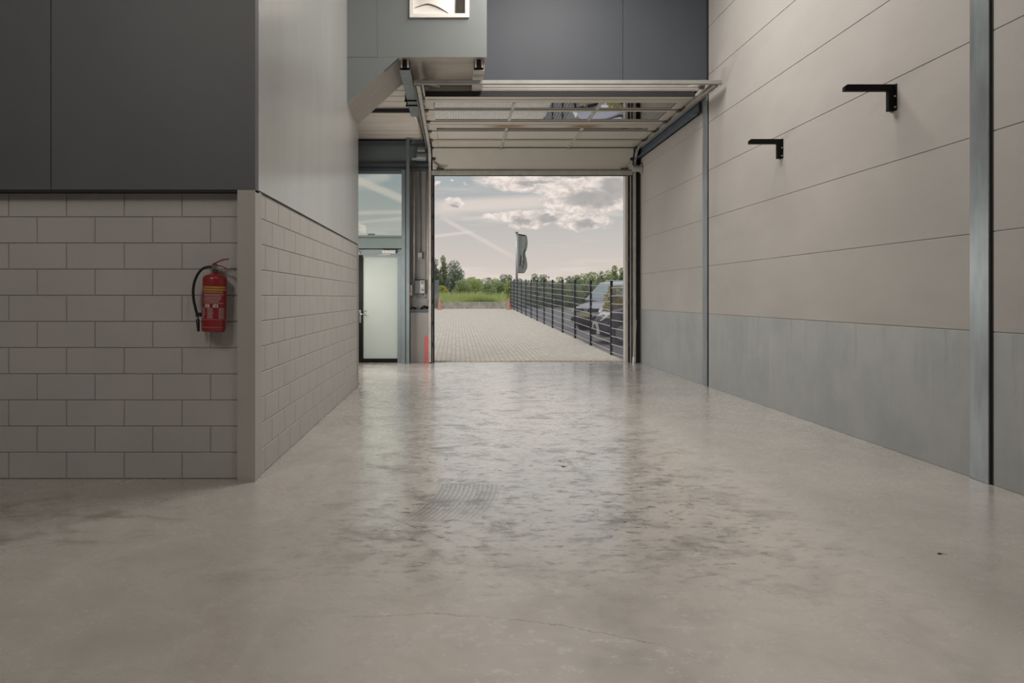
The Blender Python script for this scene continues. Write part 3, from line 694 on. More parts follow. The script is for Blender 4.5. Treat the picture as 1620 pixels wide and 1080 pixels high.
# jambs
jl = sub(d1, MB().box(-.575, -.545, DW-.10, DW+.0, 0, 4.06, .002).build('jamb', M['jamb']))
sub(d1, MB().box(-.475, -.455, DW-.08, DW+.16, 0, 4.0).build('jamb_seal', M['black']))
sub(d1, MB().box(-.50, -.475, DW-.10, DW+.1, 0, 4.06).build('jamb', M['grey_wall']))
sub(d1, MB().box(3.595, 3.65, DW-.04, DW+.16, 0, 4.0, .002).build('jamb', M['jamb']))
sub(d1, MB().box(3.65, 3.69, DW-.03, DW+.1, 0, 4.06).build('jamb_seal', M['black']))
sub(d1, MB().box(3.79, 3.80, DW-.10, DW-.02, 0, 4.3).box(3.695, 3.715, DW-.06, DW+.02, 0, 4.3).build('jamb', M['galv']))
for k in range(9):
    for x in (-.49, 3.665):
        sub(d1, MB().box(x-.012, x+.012, DW-.115, DW-.10, .35+.45*k, .43+.45*k).build('track_bolt', M['hinge']))
r_ = thing('edge_beam', (3.85, 13.6, 4.33), 'dark blue steel edge beam along the right wall beneath the gate track', 'beam')
sub(r_, MB().box(3.86, 3.885, 11.72, 15.58, 4.30, 4.70).box(3.78, 3.885, 11.72, 15.58, 4.30, 4.315).build('channel', M['beam_blue']))
rod = thing('metal_rod', (3.73, DW-.16, 0), 'thin pale metal rod leaning in the right gate jamb', 'rod')
sub(rod, MB().tube([(3.735, DW-.17, .0), (3.80, DW-.14, .90)], .014, 8).build('rod', M['door_alu'])); sub(rod, MB().tube([(3.735, DW-.17, 0), (3.745, DW-.165, .13)], .024, 8).build('end_sleeve', M['white']))

# ------------------------------------------------------------------ things in the hall
def fire_extinguisher():
    e = thing('fire_extinguisher', (-1.818, 5.525, 1.127), 'red fire extinguisher with black hose hung on the white block wall', 'fire extinguisher')
    e.rotation_euler = (0, math.radians(1.6), 0)
    R = .088
    prof = [(0, .0), (.07, 0), (R-.004, .006), (R, .02), (R, .395), (R-.004, .411), (R-.022, .426), (.03, .434), (.022, .436), (.022, .45), (0, .45)]
    auto_smooth(MB().lathe(prof, 40).build('cylinder', M['red'], e), 50)
    def band(z0, z1, a0, a1, m, name, par=e, r=R+.0008, n=16):
        mb = MB(); vs = []
        for i in range(n+1):
            a = math.radians(-74+a0+(a1-a0)*i/n); vs.append((mb.bm.verts.new((r*math.cos(a), r*math.sin(a), z0)), mb.bm.verts.new((r*math.cos(a), r*math.sin(a), z1))))
        for p, q in zip(vs, vs[1:]): mb.bm.faces.new((p[0], q[0], q[1], p[1]))
        return mb.build(name, m, par, smooth=True)
    def strips(lst, m, name, par=e, r=R+.0016):
        mb = MB()
        for z0, z1, a0, a1 in lst:
            n = max(2, int(abs(a1-a0)/6)); vs = []
            for i in range(n+1):
                a = math.radians(-74+a0+(a1-a0)*i/n); vs.append((mb.bm.verts.new((r*math.cos(a), r*math.sin(a), z0)), mb.bm.verts.new((r*math.cos(a), r*math.sin(a), z1))))
            for p, q in zip(vs, vs[1:]): mb.bm.faces.new((p[0], q[0], q[1], p[1]))
        return mb.build(name, m, par, smooth=True)
    lab = band(.10, .352, -74, 74, M['red'], 'label')
    rr = random.Random(3)
    def glyphs(z0, z1, a0, a1, wmin=2.2, wmax=4.5, gap=1.0):
        out = []; a = a0
        while a < a1:
            w = rr.uniform(wmin, wmax); out.append((z0, z1, a, min(a+w, a1))); a += w+gap
        return out
    strips(glyphs(.328, .341, -62, 60, 3, 7, 1.2)+glyphs(.309, .322, -66, 66, 3, 7, 1.2)+glyphs(.294, .303, -60, 44, 2, 4, 1), M['yellow'], 'yellow_lettering', lab)
    for z in (.279, .269, .257, .247, .236, .226, .214): strips(glyphs(z, z+.0065, -52, rr.uniform(10, 56), 2, 5, 1), M['print'], 'pale_lettering', lab)
    for (a0, a1) in ((-66, -40), (-30, 2), (24, 60)):
        L = []
        for k in range(9): L += glyphs(.104+.0090*k, .1097+.0090*k, a0, a1-rr.uniform(0, 8), 1.6, 4, .9)
        strips(L, M['print'], 'pale_lettering', lab)
    for a0, a1, marks in ((-42, -20, [(.190, .194, -38, -25), (.198, .204, -36, -33), (.198, .204, -30, -27)]), (-3, 20, [(.190, .196, 4, 14), (.199, .204, 0, 4), (.197, .203, 10, 16)])):
        pg = strips([(.185, .208, a0, a1)], M['print_white'], 'pictogram', lab)
        strips(marks, M['print_dark'], 'pictogram_mark', lab, R+.0024)
    strips([(.094, .0965, -80, 80), (.036, .0385, -60, 50)], M['print'], 'ring_line')
    strips([(.391, .393, -80, 80)], M['print'], 'ring_line', r=R-.001)
    vlv = MB().lathe([(0, .45), (.024, .45), (.024, .462), (.018, .465), (.018, .50), (.012, .51), (0, .51)], 16).build('valve', M['hinge'], e)
    MB().box(-.028, .022, -.016, .016, .466, .498, .004).tube([(0, -.03, .483), (0, .02, .483)], .017, 14).build('gauge', M['chrome'], vlv)
    def lever(pts, w, th, name):
        mb = MB()
        for (x0, z0), (x1, z1) in zip(pts, pts[1:]):
            mb.poly_prism([(x0, -w/2, z0), (x1, -w/2, z1), (x1, -w/2, z1+th), (x0, -w/2, z0+th)], (0, w, 0))
        return mb.build(name, M['red'], e)
    lever([(-.022, .50), (.02, .522), (.06, .54), (.10, .545)], .022, .008, 'lever')
    lever([(-.01, .498), (.03, .494), (.07, .483), (.108, .462)], .02, .007, 'carry_handle')
    MB().tube([(.03, -.012, .476), (.045, -.012, .47), (.04, -.012, .46), (.03, -.012, .466)], .0022, 6).build('safety_pin', M['chrome'], e)
    hp = [(-.025, .487), (-.06, .484), (-.095, .467), (-.128, .425), (-.150, .365), (-.157, .30), (-.150, .23), (-.135, .17), (-.122, .125)]
    hp = [(a, -.01, b) for a, b in hp]
    # smooth the hose with Catmull-Rom
    pts = []
    for i in range(len(hp)-1):
        p0, p1, p2, p3 = (Vector(hp[max(0, min(len(hp)-1, j))]) for j in (i-1, i, i+1, i+2))
        for k in range(5):
            t = k/5; pts.append(.5*((2*p1)+(p2-p0)*t+(2*p0-5*p1+4*p2-p3)*t*t+(3*p1-p0-3*p2+p3)*t**3))
    pts.append(Vector(hp[-1]))
    MB().tube(pts, .010, 10).build('hose', M['hose'], e, smooth=True)
    MB().tube([(-.028, -.01, .487), (-.048, -.01, .486)], .008, 10).build('hose_fitting', M['chrome'], e)
    MB().box(-.132, -.088, -.022, .004, .112, .142, .004).build('hose_clip', M['hose'], e)
    MB().tube([(-.122, -.01, .125), (-.116, -.01, .085)], .009, 10).build('nozzle_collar', M['chrome'], e)
    MB().tube([(-.117, -.01, .09), (-.113, -.01, .05), (-.108, -.01, .0)], .01, 10, radii=[.014, .012, .009]).build('nozzle', M['hose'], e, smooth=True)
    MB().box(-.02, .02, .07, .100, .38, .47, .003).build('wall_hook', M['galv'], e)
fire_extinguisher()

def wall_bracket(y, x_wall, arm, leg, z, lab):
    b = thing('shelf_bracket', (x_wall, y, z), lab, 'bracket', 'brackets on the right wall')
    w = .045; t = .058
    MB().poly_prism([(-arm, -w, -t), (-arm, -w, -.02), (-arm+.025, -w, 0), (0, -w, 0), (0, -w, -t)], (0, 2*w*.5, 0)).build('arm', M['black_steel'], b)
    MB().poly_prism([(-.06, -w, -leg), (-.06, -w, -t+.001), (0, -w, -t+.001), (0, -w, -leg+.0)], (0, w, 0)).build('leg', M['black_steel'], b)
    MB().box(-.006, 0, -w-.025, .025, -leg, 0).build('wall_plate', M['black_steel'], b)
    for z_ in (-.11, -leg+.03): MB().tube([(-.006, -w-.012, z_), (-.016, -w-.012, z_)], .009, 8).build('bolt', M['galv'], b)
xw = lambda y: 3.90+(DW-y)*.0069
wall_bracket(6.68, xw(6.68), .455, .238, 3.305, 'black angle bracket on the right wall near the wide column, the larger one')
wall_bracket(8.94, xw(8.94), .400, .235, 3.298, 'black angle bracket farther along the right wall, the smaller one')

def debris(px, py, s, lab, cat, seed, name):
    d = H0*F/(py-470); rr = random.Random(seed); mb = MB()
    c = Vector((U(px)*d, d, 0)); ring = []
    for k in range(9):
        a = 2*PI*k/9; r = s*rr.uniform(.5, 1.1)
        ring.append(c+Vector((r*math.cos(a), r*.6*math.sin(a), rr.uniform(.0, .25)*s)))
    mid = c+Vector((0, 0, s*.35))
    mv = mb.bm.verts.new(mid); rv = [mb.bm.verts.new(p) for p in ring]
    lowv = mb.bm.verts.new(c)
    for k in range(9): mb.bm.faces.new((rv[k], rv[(k+1) % 9], mv)); mb.bm.faces.new((rv[(k+1) % 9], rv[k], lowv))
    mb.tube([c+Vector((s*.5, 0, s*.2)), c+Vector((s*1.6, -s*.7, s*.08))], s*.06, 5)
    return tag(mb.build(name, M['leaf_litter']), lab, cat)
debris(1487, 876, .019, 'small dry leaf lying alone on the concrete at right front', 'leaf', 1, 'dry_leaf')
debris(891, 738, .020, 'dark scrap on the concrete, the bigger of a close pair', 'debris', 2, 'dirt_scrap')
debris(886, 729, .013, 'dark scrap on the concrete, the smaller of a close pair', 'debris', 3, 'dirt_scrap')
debris(989, 826, .010, 'tiny dark scrap on the concrete right of the worn lane', 'debris', 5, 'dirt_scrap')

# added fill lamps under the hall roof, out of view
for i, (x, y, pw, sx, sy, tilt) in enumerate(FILL_LAMPS):
    l = thing('hall_fill_light', (x, y, CEIL-.35), ('long added fill panel under the roof above the drive lane', 'added fill panel under the roof above the camera', 'added fill panel under the roof in front of the block wall')[i], 'lamp', 'added hall fill lights')
    MB().box(-sx/2-.05, sx/2+.05, -sy/2-.05, sy/2+.05, .02, .10, .01).build('housing', M['white'], l)
    for s_ in (-1, 1): MB().tube([(0, s_*sy*.4, .10), (0, s_*sy*.4, .35)], .008, 6).build('suspension', M['galv'], l)
    light('lamp', 'AREA', (0, 0, 0), pw, (1, .955, .90), size=sx, sy=sy, parent=l)
    l.rotation_euler = (math.radians(tilt), 0, 0)
l = thing('entry_fill_light', (-2.5, 13.9, 1.55), 'large added fill light in the entry bay beside the side door', 'lamp')  # added light, out of view, brightens the floor near the gate
MB().box(-.15, -.02, -1.0, 1.0, -.65, .65, .01).build('housing', M['white'], l)
light('lamp', 'AREA', (0, 0, 0), ENTRY_FILL, (1, .96, .9), (0, math.radians(-82), 0), size=1.2, sy=1.9, parent=l)

# ------------------------------------------------------------------ outside
def gz(y): return .02+.019*(max(15.8, min(y, 50))-15.8)
def ground_strip(name, m, x0, x1, ys, dz=0.0):
    mb = MB(); rows = []
    for y in ys: rows.append([mb.bm.verts.new((x, y, gz(y)+dz)) for x in (x0, x1)])
    for a, b in zip(rows, rows[1:]): mb.bm.faces.new((a[0], a[1], b[1], b[0]))
    r = bmesh.ops.extrude_face_region(mb.bm, geom=list(mb.bm.faces))
    for v_ in [g_ for g_ in r['geom'] if isinstance(g_, bmesh.types.BMVert)]: v_.co.z -= .3
    return struct(mb.build(name, m))
ground_strip('paving', M['paving'], -30, 3.62, [DW+.18, 20, 30, 40, 48.6])
ground_strip('road', M['asphalt'], 3.62, 60, [DW+.18, 20, 30, 40, 48.6], -.01)
ground_strip('field', M['soil'], -120, 160, [48.6, 50, 120, 300], -.02)
struct(MB().box(-7.2, 8.0, DW+.18, DW+.19, 4.06, 7.6).build('wall_facade', M['grey_wall']))

# fence: posts 2.6 m apart
fx = 3.62; fy0 = 17.12; dp = 2.6
fence = thing('mesh_fence', (fx, fy0, gz(fy0)), 'long dark wire mesh fence with black posts beside the paved yard', 'fence')
NP = 13
hts = [1.68+.017*k for k in range(NP)]
pm = MB().box(-.03, .03, -.02, .02, 0, 1, .006).box(-.034, .034, -.024, .024, .985, 1.01, .004); post0 = None
pane_o = {}
for k in range(-1, NP):
    y = fy0+dp*k
    hgt = 1.68+.017*k
    if y > DW+.3:
        if post0 is None:
            post0 = pm.build('fence_post', M['post'], fence); o = post0
        else:
            o = post0.copy(); COL.objects.link(o); o.parent = fence
        o.location = (0, y-fy0, gz(y)-gz(fy0)-.02); o.scale = (1, 1, hgt+.05)
    if k < NP-1:
        if not pane_o:
            mb = MB(); mbv = MB()
            for j in range(9):
                z = .06+.112*j; mb.box(-.010, -.003, .02, dp-.02, z-.0045, z+.0045)
            nv_ = 40
            for j in range(nv_): yy = .03+(dp-.06)*j/(nv_-1); mbv.box(-.0045, -.001, yy-.002, yy+.002, .03, .985)
            pane_o['h'] = mb.build('fence_panel', M['wire'], fence); pane_o['v'] = mbv.build('wire_upright', M['wire_v'], pane_o['h']); o = pane_o['h']
        else:
            o = copy_thing(pane_o['h'], fence)
        z0, z1 = gz(max(y, 15.8)), gz(y+dp)
        ln = dp
        if y < DW+.25: o.location = (0, DW+.25-fy0, gz(y+dp)-gz(fy0)-.03); o.scale = (1, (y+dp-DW-.25)/dp, hgt)
        else:
            o.location = (0, y-fy0, z0-gz(fy0)); o.rotation_euler = (math.atan2(z1-z0, dp), 0, 0); o.scale = (1, 1, hgt)

# flag on its pole
fl = thing('flagpole', P(817.5, 470, 52)*1, 'tall pale flagpole with a hanging grey green banner beyond the fence', 'flagpole'); D = 52
fl.location = (U(817.5)*D, D, .64)
ztop = H0+V(367.5)*D-.64
MB().tube([(0, 0, 0), (0, 0, ztop)], .06, 12, radii=[.10, .065]).tube([(0, 0, ztop-.02), (0, 0, ztop+.06)], .12, 12).build('pole', M['rim'], fl, smooth=True)
MB().tube([(.04, -.02, ztop-.12), (.64, -.02, ztop-.22)], .035, 8).build('flag_arm', M['print_dark'], fl)
zb_, zt_ = H0+V(432)*D-.64, ztop-.12
def flagpt(s, t, off=0.0):      # s across 0..1, t down 0..1
    right = .70+.05*math.sin(t*9.5)-.10*(t > .45)*math.sin((t-.45)/.55*PI)*0+.03*math.sin(t*4)
    if t > .82: right -= .16*((t-.82)/.18)**2
    if .35 < t < .6: right -= .06*math.sin((t-.35)/.25*PI)
    x = .09+(right-.09)*s; z = zt_+(zb_-zt_)*t-.10*s*(1-t)
    return Vector((x, .035*math.sin(s*5+t*6)*s+off, z))
mb = MB(); NS, NTt = 10, 28
g_ = [[mb.bm.verts.new(flagpt(i/NS, j/NTt)) for i in range(NS+1)] for j in range(NTt+1)]
for j in range(NTt):
    for i in range(NS): mb.bm.faces.new((g_[j][i], g_[j][i+1], g_[j+1][i+1], g_[j+1][i]))
fo = mb.build('flag', M['flag'], fl, smooth=True); sm = fo.modifiers.new('thick', 'SOLIDIFY'); sm.thickness = .012; sm.offset = 0
# lettering read from below upwards, and the dark and red slanting marks at the foot of the banner
cu = bpy.data.curves.new('lettering', 'FONT'); cu.body = 'RANCOUS'; cu.size = .40; cu.space_character = 1.08; cu.extrude = 0
to = bpy.data.objects.new('lettering', cu); COL.objects.link(to)
bpy.context.view_layer.update()
me = bpy.data.meshes.new_from_object(to.evaluated_get(bpy.context.evaluated_depsgraph_get())); bpy.data.objects.remove(to)
wtx = max(v_.co.x for v_ in me.vertices)
for v_ in me.vertices:
    t = .66-.60*(v_.co.x/wtx); s = .66-.55*v_.co.y/.40*.62+.0
    s = .44-(.66-t)*0+.30*(1-v_.co.y/.30)*.75-(.05 if t > .5 else 0)
    v_.co = flagpt(max(.05, min(.95, s)), t, -.03)
me.materials.append(M['print_white']); lo = bpy.data.objects.new('lettering', me); COL.objects.link(lo); lo.parent = fo
def stripe(s0, t0, s1, t1, w, m, nm):
    mb = MB(); pr = None
    for k in range(9):
        a = k/8; s = s0+(s1-s0)*a; t = t0+(t1-t0)*a; q = (mb.bm.verts.new(flagpt(s-w/2, t, -.028)), mb.bm.verts.new(flagpt(s+w/2, t, -.028)))
        if pr: mb.bm.faces.new((pr[0], pr[1], q[1], q[0]))
        pr = q
    mb.build(nm, m, fo)
stripe(.38, .52, .20, .82, .10, M['print_dark'], 'dark_stripe'); stripe(.85, .36, .62, .74, .09, M['print_dark'], 'dark_stripe'); stripe(.60, .74, .48, .88, .13, M['flag_red'], 'red_stripe')

# cones
def cone(x, y, lab):
    c = thing('traffic_cone', (x, y, gz(y)), lab, 'traffic cone', 'cones at the end of the yard')
    MB().box(-.17, .17, -.17, .17, 0, .035, .01).build('base', M['orange'], c)
    MB().lathe([(.13, .03), (.12, .06), (.042, .74), (.035, .75), (0, .75)], 20).build('body', M['orange'], c, smooth=True)
    MB().lathe([(.0945, .30), (.0795, .43), (.0795, .431)], 20).build('band', mat_cone, c, smooth=True)
mat_cone = mat('faded cone band', (.64, .32, .24), .5)
cone(U(805)*46.6, 46.6, 'orange traffic cone in front of the far end of the mesh fence')
cone(U(695.5)*46.6, 46.6, 'orange traffic cone beside the grey gate at the yard end')
# low concrete barrier
br = thing('concrete_barrier', (1.1, 48.4, gz(48.4)), 'low weathered concrete barrier closing the far end of the paved yard', 'barrier')
for k in range(3):
    x0 = -1.1+1.5*k-1.1
    MB().poly_prism([(x0, -.18, -.1), (x0, -.13, .44), (x0, .13, .44), (x0, .18, -.1)], (1.49, 0, 0)).build('segment', M['barrier'], br)
# grey gate left
gt = thing('metal_gate', (-1.7, 47.2, gz(47.2)), 'grey metal gate of upright slats at the left of the yard end', 'gate')
MB().box(-1.2, .62, -.03, .03, .05, .13).box(-1.2, .62, -.03, .03, 1.78, 1.86).box(.54, .62, -.04, .04, 0, 1.9).build('frame', M['gate'], gt)
for k in range(14): MB().box(-1.18+.123*k, -1.09+.123*k, -.015, .015, .12, 1.8).build('slat', M['gate'], gt)
# far hall seen through the window above the door
fb = thing('warehouse', (-9, 66, .68), 'pale flat roofed warehouse seen through the window above the side door', 'building')
MB().box(-9, 5.6, -6, 20, 0, 5.62).build('wall', M['far_wall'], fb)
MB().box(-9.1, 5.7, -6.1, 20.1, 5.62, 5.75).build('roof_edge', M['far_wall'], fb)
MB().tube([(2.0, -5.0, 5.7), (2.0, -5.0, 5.95)], .3, 12).tube([(1.7, -5.0, 5.90), (2.3, -5.0, 5.90)], .08, 8).build('roof_vent', M['gate'], fb)

# ------------------------------------------------------------------ cars
def car(name, loc, rotz, L, W, Ht, paint, label, big_lamp=False, rails=True):
    c = thing(name, loc, label, 'car', None, rotz)       # drives towards local -x
    hw = W/2
    st = [(-L/2, .34, .62, .70), (-L/2+.06, .24, .74, .84), (-L/2+.28, .19, .84, .95), (-L/2+.62, .18, .94, 1.0), (-L/2+1.02, .18, 1.03, 1.0), (-L/2+1.4, .18, 1.08, 1.0),
          (0, .18, 1.10, 1.0), (L/2-.9, .18, 1.12, 1.0), (L/2-.3, .2, 1.12, .98), (L/2-.05, .3, 1.06, .93), (L/2, .4, .95, .86)]
    mb = MB(); rings = []
    for x, zb, zt, f in st:
        w = hw*f; pts = [(-w*.80, zb), (-w*.97, zb+.10), (-w, zb+(zt-zb)*.45), (-w*.975, zt-.12), (-w*.84, zt-.015), (-w*.4, zt+.025), (w*.4, zt+.025), (w*.84, zt-.015), (w*.975, zt-.12), (w, zb+(zt-zb)*.45), (w*.97, zb+.10), (w*.80, zb)]
        rings.append([mb.bm.verts.new((x, a, b)) for a, b in pts])
    for a, b in zip(rings, rings[1:]):
        for k in range(len(a)): k2 = (k+1) % len(a); mb.bm.faces.new((a[k], a[k2], b[k2], b[k]))
    mb.bm.faces.new(rings[0]); mb.bm.faces.new(rings[-1][::-1])
    body = mb.build('body', paint, c, smooth=True); s = body.modifiers.new('round', 'SUBSURF'); s.levels = 1; s.render_levels = 2
    # cabin
    xf, xr, rf, rr_ = -L/2+.86, L/2-.12, -L/2+1.55, L/2-.42
    bz, tz = 1.04, Ht-.05; bw, tw = hw*.93, hw*.74
    B = [Vector((xf, -bw, bz)), Vector((xf, bw, bz)), Vector((xr, bw, bz)), Vector((xr, -bw, bz))]
    T = [Vector((rf, -tw, tz)), Vector((rf, tw, tz)), Vector((rr_, tw, tz)), Vector((rr_, -tw, tz))]
    mb = MB(); bv = [mb.bm.verts.new(p) for p in B]; tv = [mb.bm.verts.new(p) for p in T]
    rc = [mb.bm.verts.new(Vector((rf+.25, sy*tw*.6, Ht))) for sy in (-1, 1)]+[mb.bm.verts.new(Vector((rr_-.15, sy*tw*.6, Ht))) for sy in (1, -1)]
    for k in range(4):
        k2 = (k+1) % 4; mb.bm.faces.new((bv[k], bv[k2], tv[k2], tv[k])); mb.bm.faces.new((tv[k], tv[k2], rc[k2], rc[k]))
    mb.bm.faces.new(rc); mb.bm.faces.new(bv[::-1])
    cab = mb.build('cabin', paint, c); bvm = cab.modifiers.new('b', 'BEVEL'); bvm.width = .05; bvm.segments = 3; bvm.limit_method = 'ANGLE'
    def pane(b0, b1, t0, t1, u0, u1, v0, v1, nm):
        def q(u, v): return (b0.lerp(b1, u)).lerp(t0.lerp(t1, u), v)
        n_ = (b1-b0).cross(t0-b0).normalized()
        cen = (b0+b1+t0+t1)/4
        if n_.dot(cen-Vector((L*.05, 0, 1.2))) < 0: n_ = -n_
        pts = [q(u0, v0), q(u1, v0), q(u1, v1), q(u0, v1)]
        MB().poly_prism([p+n_*.002 for p in pts], n_*.008).build(nm, M['car_glass'], cab)
    pane(B[0], B[1], T[0], T[1], .06, .94, .10, .93, 'windscreen')
    for (p, q_) in (((B[0], T[0]), (B[3], T[3])), ((B[1], T[1]), (B[2], T[2]))):
        for u0, u1 in ((.10, .36), (.40, .66), (.70, .93)): pane(p[0], q_[0], p[1], q_[1], u0, u1, .14, .86, 'side_window')
    pane(B[3], B[2], T[3], T[2], .1, .9, .15, .9, 'rear_window')
    if rails:
        for sy in (-1, 1): MB().tube([(rf+.2, sy*tw*.86, tz), (rf+.35, sy*tw*.86, Ht+.04), (rr_-.3, sy*tw*.86, Ht+.04), (rr_-.1, sy*tw*.86, tz)], .02, 8).build('roof_rail', M['rim'], c, smooth=True)
    xn = -L/2
    # nose
    MB().box(xn-.005, xn+.20, -.50, .50, .64, .76, .02, 2).build('grille', M['car_trim'], c)
    MB().box(xn-.025, xn+.25, -hw*.78, hw*.78, .26, .44, .03, 2).build('lower_intake', M['car_trim'], c)
    em = MB(); cz = .70
    ring = [(xn-.02, .075*math.cos(2*PI*k/20), cz+.075*math.sin(2*PI*k/20)) for k in range(21)]
    em.tube(ring, .009, 6, cap=False)
    for a_, b_2 in (((-.04, .065), (0, .01)), ((.04, .065), (0, .01)), ((-.065, .04), (-.03, -.06)), ((-.03, -.06), (0, -.005)), ((0, -.005), (.03, -.06)), ((.03, -.06), (.065, .04))):
        em.tube([(xn-.02, a_[0], cz+a_[1]), (xn-.02, b_2[0], cz+b_2[1])], .007, 5)
    em.build('emblem', M['chrome'], c)
    MB().box(xn-.03, xn+.1, -.26, .26, .47, .585, .004).build('number_plate', M['plate'], c)
    for sy in (-1, 1):
        hl = MB(); y0, y1 = .46, hw*.90
        if big_lamp:
            hl.poly_prism([(xn+.10, sy*y0, .62), (xn+.30, sy*y1, .62), (xn+.62, sy*(y1+.05), .86), (xn+.30, sy*y0, .86)], (-.09, 0, .02))
        else:
            hl.poly_prism([(xn+.06, sy*.52, .62), (xn+.22, sy*y1, .64), (xn+.48, sy*(y1+.06), .84), (xn+.20, sy*.55, .80)], (-.07, 0, .0))
        o = hl.build('headlight', M['lamp_glass'], c); bm_ = o.modifiers.new('b', 'BEVEL'); bm_.width = .02; bm_.segments = 2
        if big_lamp: MB().poly_prism([(xn+.04, sy*.50, .28), (xn+.22, sy*y1, .28), (xn+.16, sy*y1, .60), (xn+.05, sy*.62, .60)], (-.04, 0, 0)).build('bumper_corner', M['lamp_glass'], c)
        mm = MB().box(-.10, .08, -.09, .09, -.07, .08, .03, 2).build('mirror', M['car_trim'], c); mm.location = (xf+.42, sy*(hw+.09), 1.14)
        for xx in (-L/2+.85, L/2-.85):
            wh = MB().tube([(xx, sy*(hw-.22), .32), (xx, sy*(hw+.005), .32)], .32, 28).build('wheel', M['tyre'], c)
            MB().tube([(xx, sy*(hw-.02), .32), (xx, sy*(hw+.012), .32)], .21, 24).build('rim', M['rim'], wh)
            MB().tube([(xx, sy*(hw-.25), .34), (xx, sy*(hw-.012), .34)], .385, 28).build('wheel_arch', M['car_trim'], c)
        MB().box(-L/2+1.3, L/2-1.3, sy*hw-.012, sy*hw+.012, .45, .52, .005).build('side_strip', M['car_trim'], c)
    return c
a1 = math.radians(40)
nose = P(899, 470, 26.6); nose.z = 0
Lc = 4.4
hd_ = Vector((-math.cos(a1), -math.sin(a1), 0)); lat = Vector((-math.sin(a1), math.cos(a1), 0))*.9
cen = nose-hd_*(Lc/2)-lat*.92
cen = Vector((cen.x, cen.y, gz(cen.y)-.01))
car('car', cen, a1, Lc, 1.8, 1.74, M['car_grey'], 'grey family car with roof rails parked beyond the fence, yellow number plate')
n2 = P(945, 470, 20.4); a2 = math.radians(-14)
hd2 = Vector((-math.cos(a2), -math.sin(a2), 0))
cen2 = Vector((n2.x, n2.y+.55, 0))-hd2*2.1
car('car', (cen2.x, cen2.y, gz(cen2.y)-.01), a2, 4.2, 1.76, 1.45, M['car_dark'], 'dark car with large white headlights half hidden by the right gate jamb', True, False)

# ------------------------------------------------------------------ plants
def leaves_mesh(name, m, parent, clumps, n, size, seed, flat=.6):
    rr = random.Random(seed); vs = []; fs = []
    tot = sum(c[3]*c[4]*c[5] for c in clumps)
    for (cx, cy, cz, rx, ry, rz) in clumps:
        k = max(8, int(n*rx*ry*rz/tot))
        for _ in range(k):
            while True:
                p = Vector((rr.uniform(-1, 1), rr.uniform(-1, 1), rr.uniform(-1, 1)))
                if .2 < p.length < 1: break
            p = p.normalized()*(p.length**.45)
            q = Vector((cx+p.x*rx, cy+p.y*ry, cz+p.z*rz)); s = size*rr.uniform(.6, 1.3)
            a = Vector((rr.uniform(-1, 1), rr.uniform(-1, 1), rr.uniform(-.6, .6))).normalized(); b = a.cross(Vector((rr.uniform(-1, 1), rr.uniform(-1, 1), rr.uniform(-1, 1)))).normalized()
            i = len(vs); vs += [q-a*s, q-b*s*flat, q+a*s, q+b*s*flat]; fs.append((i, i+1, i+2, i+3))
    me = bpy.data.meshes.new(name); me.from_pydata([tuple(v_) for v_ in vs], [], fs); me.materials.append(m)
    o = bpy.data.objects.new(name, me); COL.objects.link(o); o.parent = parent; return o
def tree(name, px, ptop, d, wpx, m, label, cat, group, seed, n=1500, base=None, size=None, tall=None, trunk=True, low=.12, taper=.6):
    rr = random.Random(seed); x = U(px)*d; zb = gz(d) if base is None else base; ztop_ = H0+V(ptop)*d; h = ztop_-zb; w = wpx*d/F/2
    t = thing(name, (x, d, zb), label, cat, group)
    cl = []
    nc = 12
    for k in range(nc):
        f = (k+.5)/nc; lo = low
        z = h*(lo+(1-lo)*f*.93); ww = w*(1.0-taper*max(0, f-.25)/.75)
        a = rr.uniform(0, 2*PI); rad = ww*.55*rr.uniform(.3, 1)
        r0 = ww*rr.uniform(.40, .62); cl.append((rad*math.cos(a), rad*math.sin(a), z-h*.02, r0, r0, max(h*.12, min(r0, h*.2))))
    cl.append((0, 0, h*.91, w*.34, w*.34, h*.10)); cl.append((0, 0, h*.45, w*.6, w*.6, h*.36))
    leaves_mesh('crown' if trunk else 'foliage', m, t, cl, int(n*2.4) if size is None else n, size or (1.35*d/F), seed)
    mb = MB(); mb.tube([(0, 0, -.05), (0, 0, h*.35), (w*.05, 0, h*.8)], .1, 8, radii=[.035*h, .022*h, .006*h])
    for k in range(6):
        a = rr.uniform(0, 2*PI); z0 = h*rr.uniform(.25, .6); mb.tube([(0, 0, z0), (w*.5*math.cos(a), w*.5*math.sin(a), z0+h*.22)], .01, 6, radii=[.013*h, .004*h])
    mb.build('trunk' if trunk else 'stem', M['bark'], t)
    return t
# tall trees at the left
G1 = 'tall trees at the left of the yard end'
tree('tree', 689, 409, 80, 26, M['leaf_blue'], 'slim grey green tree at the left edge of the gate opening', 'tree', G1, 11, 1300, low=.2)
tree('tree', 701, 404, 85, 24, M['leaf_dark'], 'tallest and slimmest dark tree of the left tree group', 'tree', G1, 12, 1500, low=.15)
tree('tree', 719, 412, 78, 48, M['leaf_blue'], 'broad dark round tree at the right of the left tree group', 'tree', G1, 13, 2600, low=.15, taper=.4)
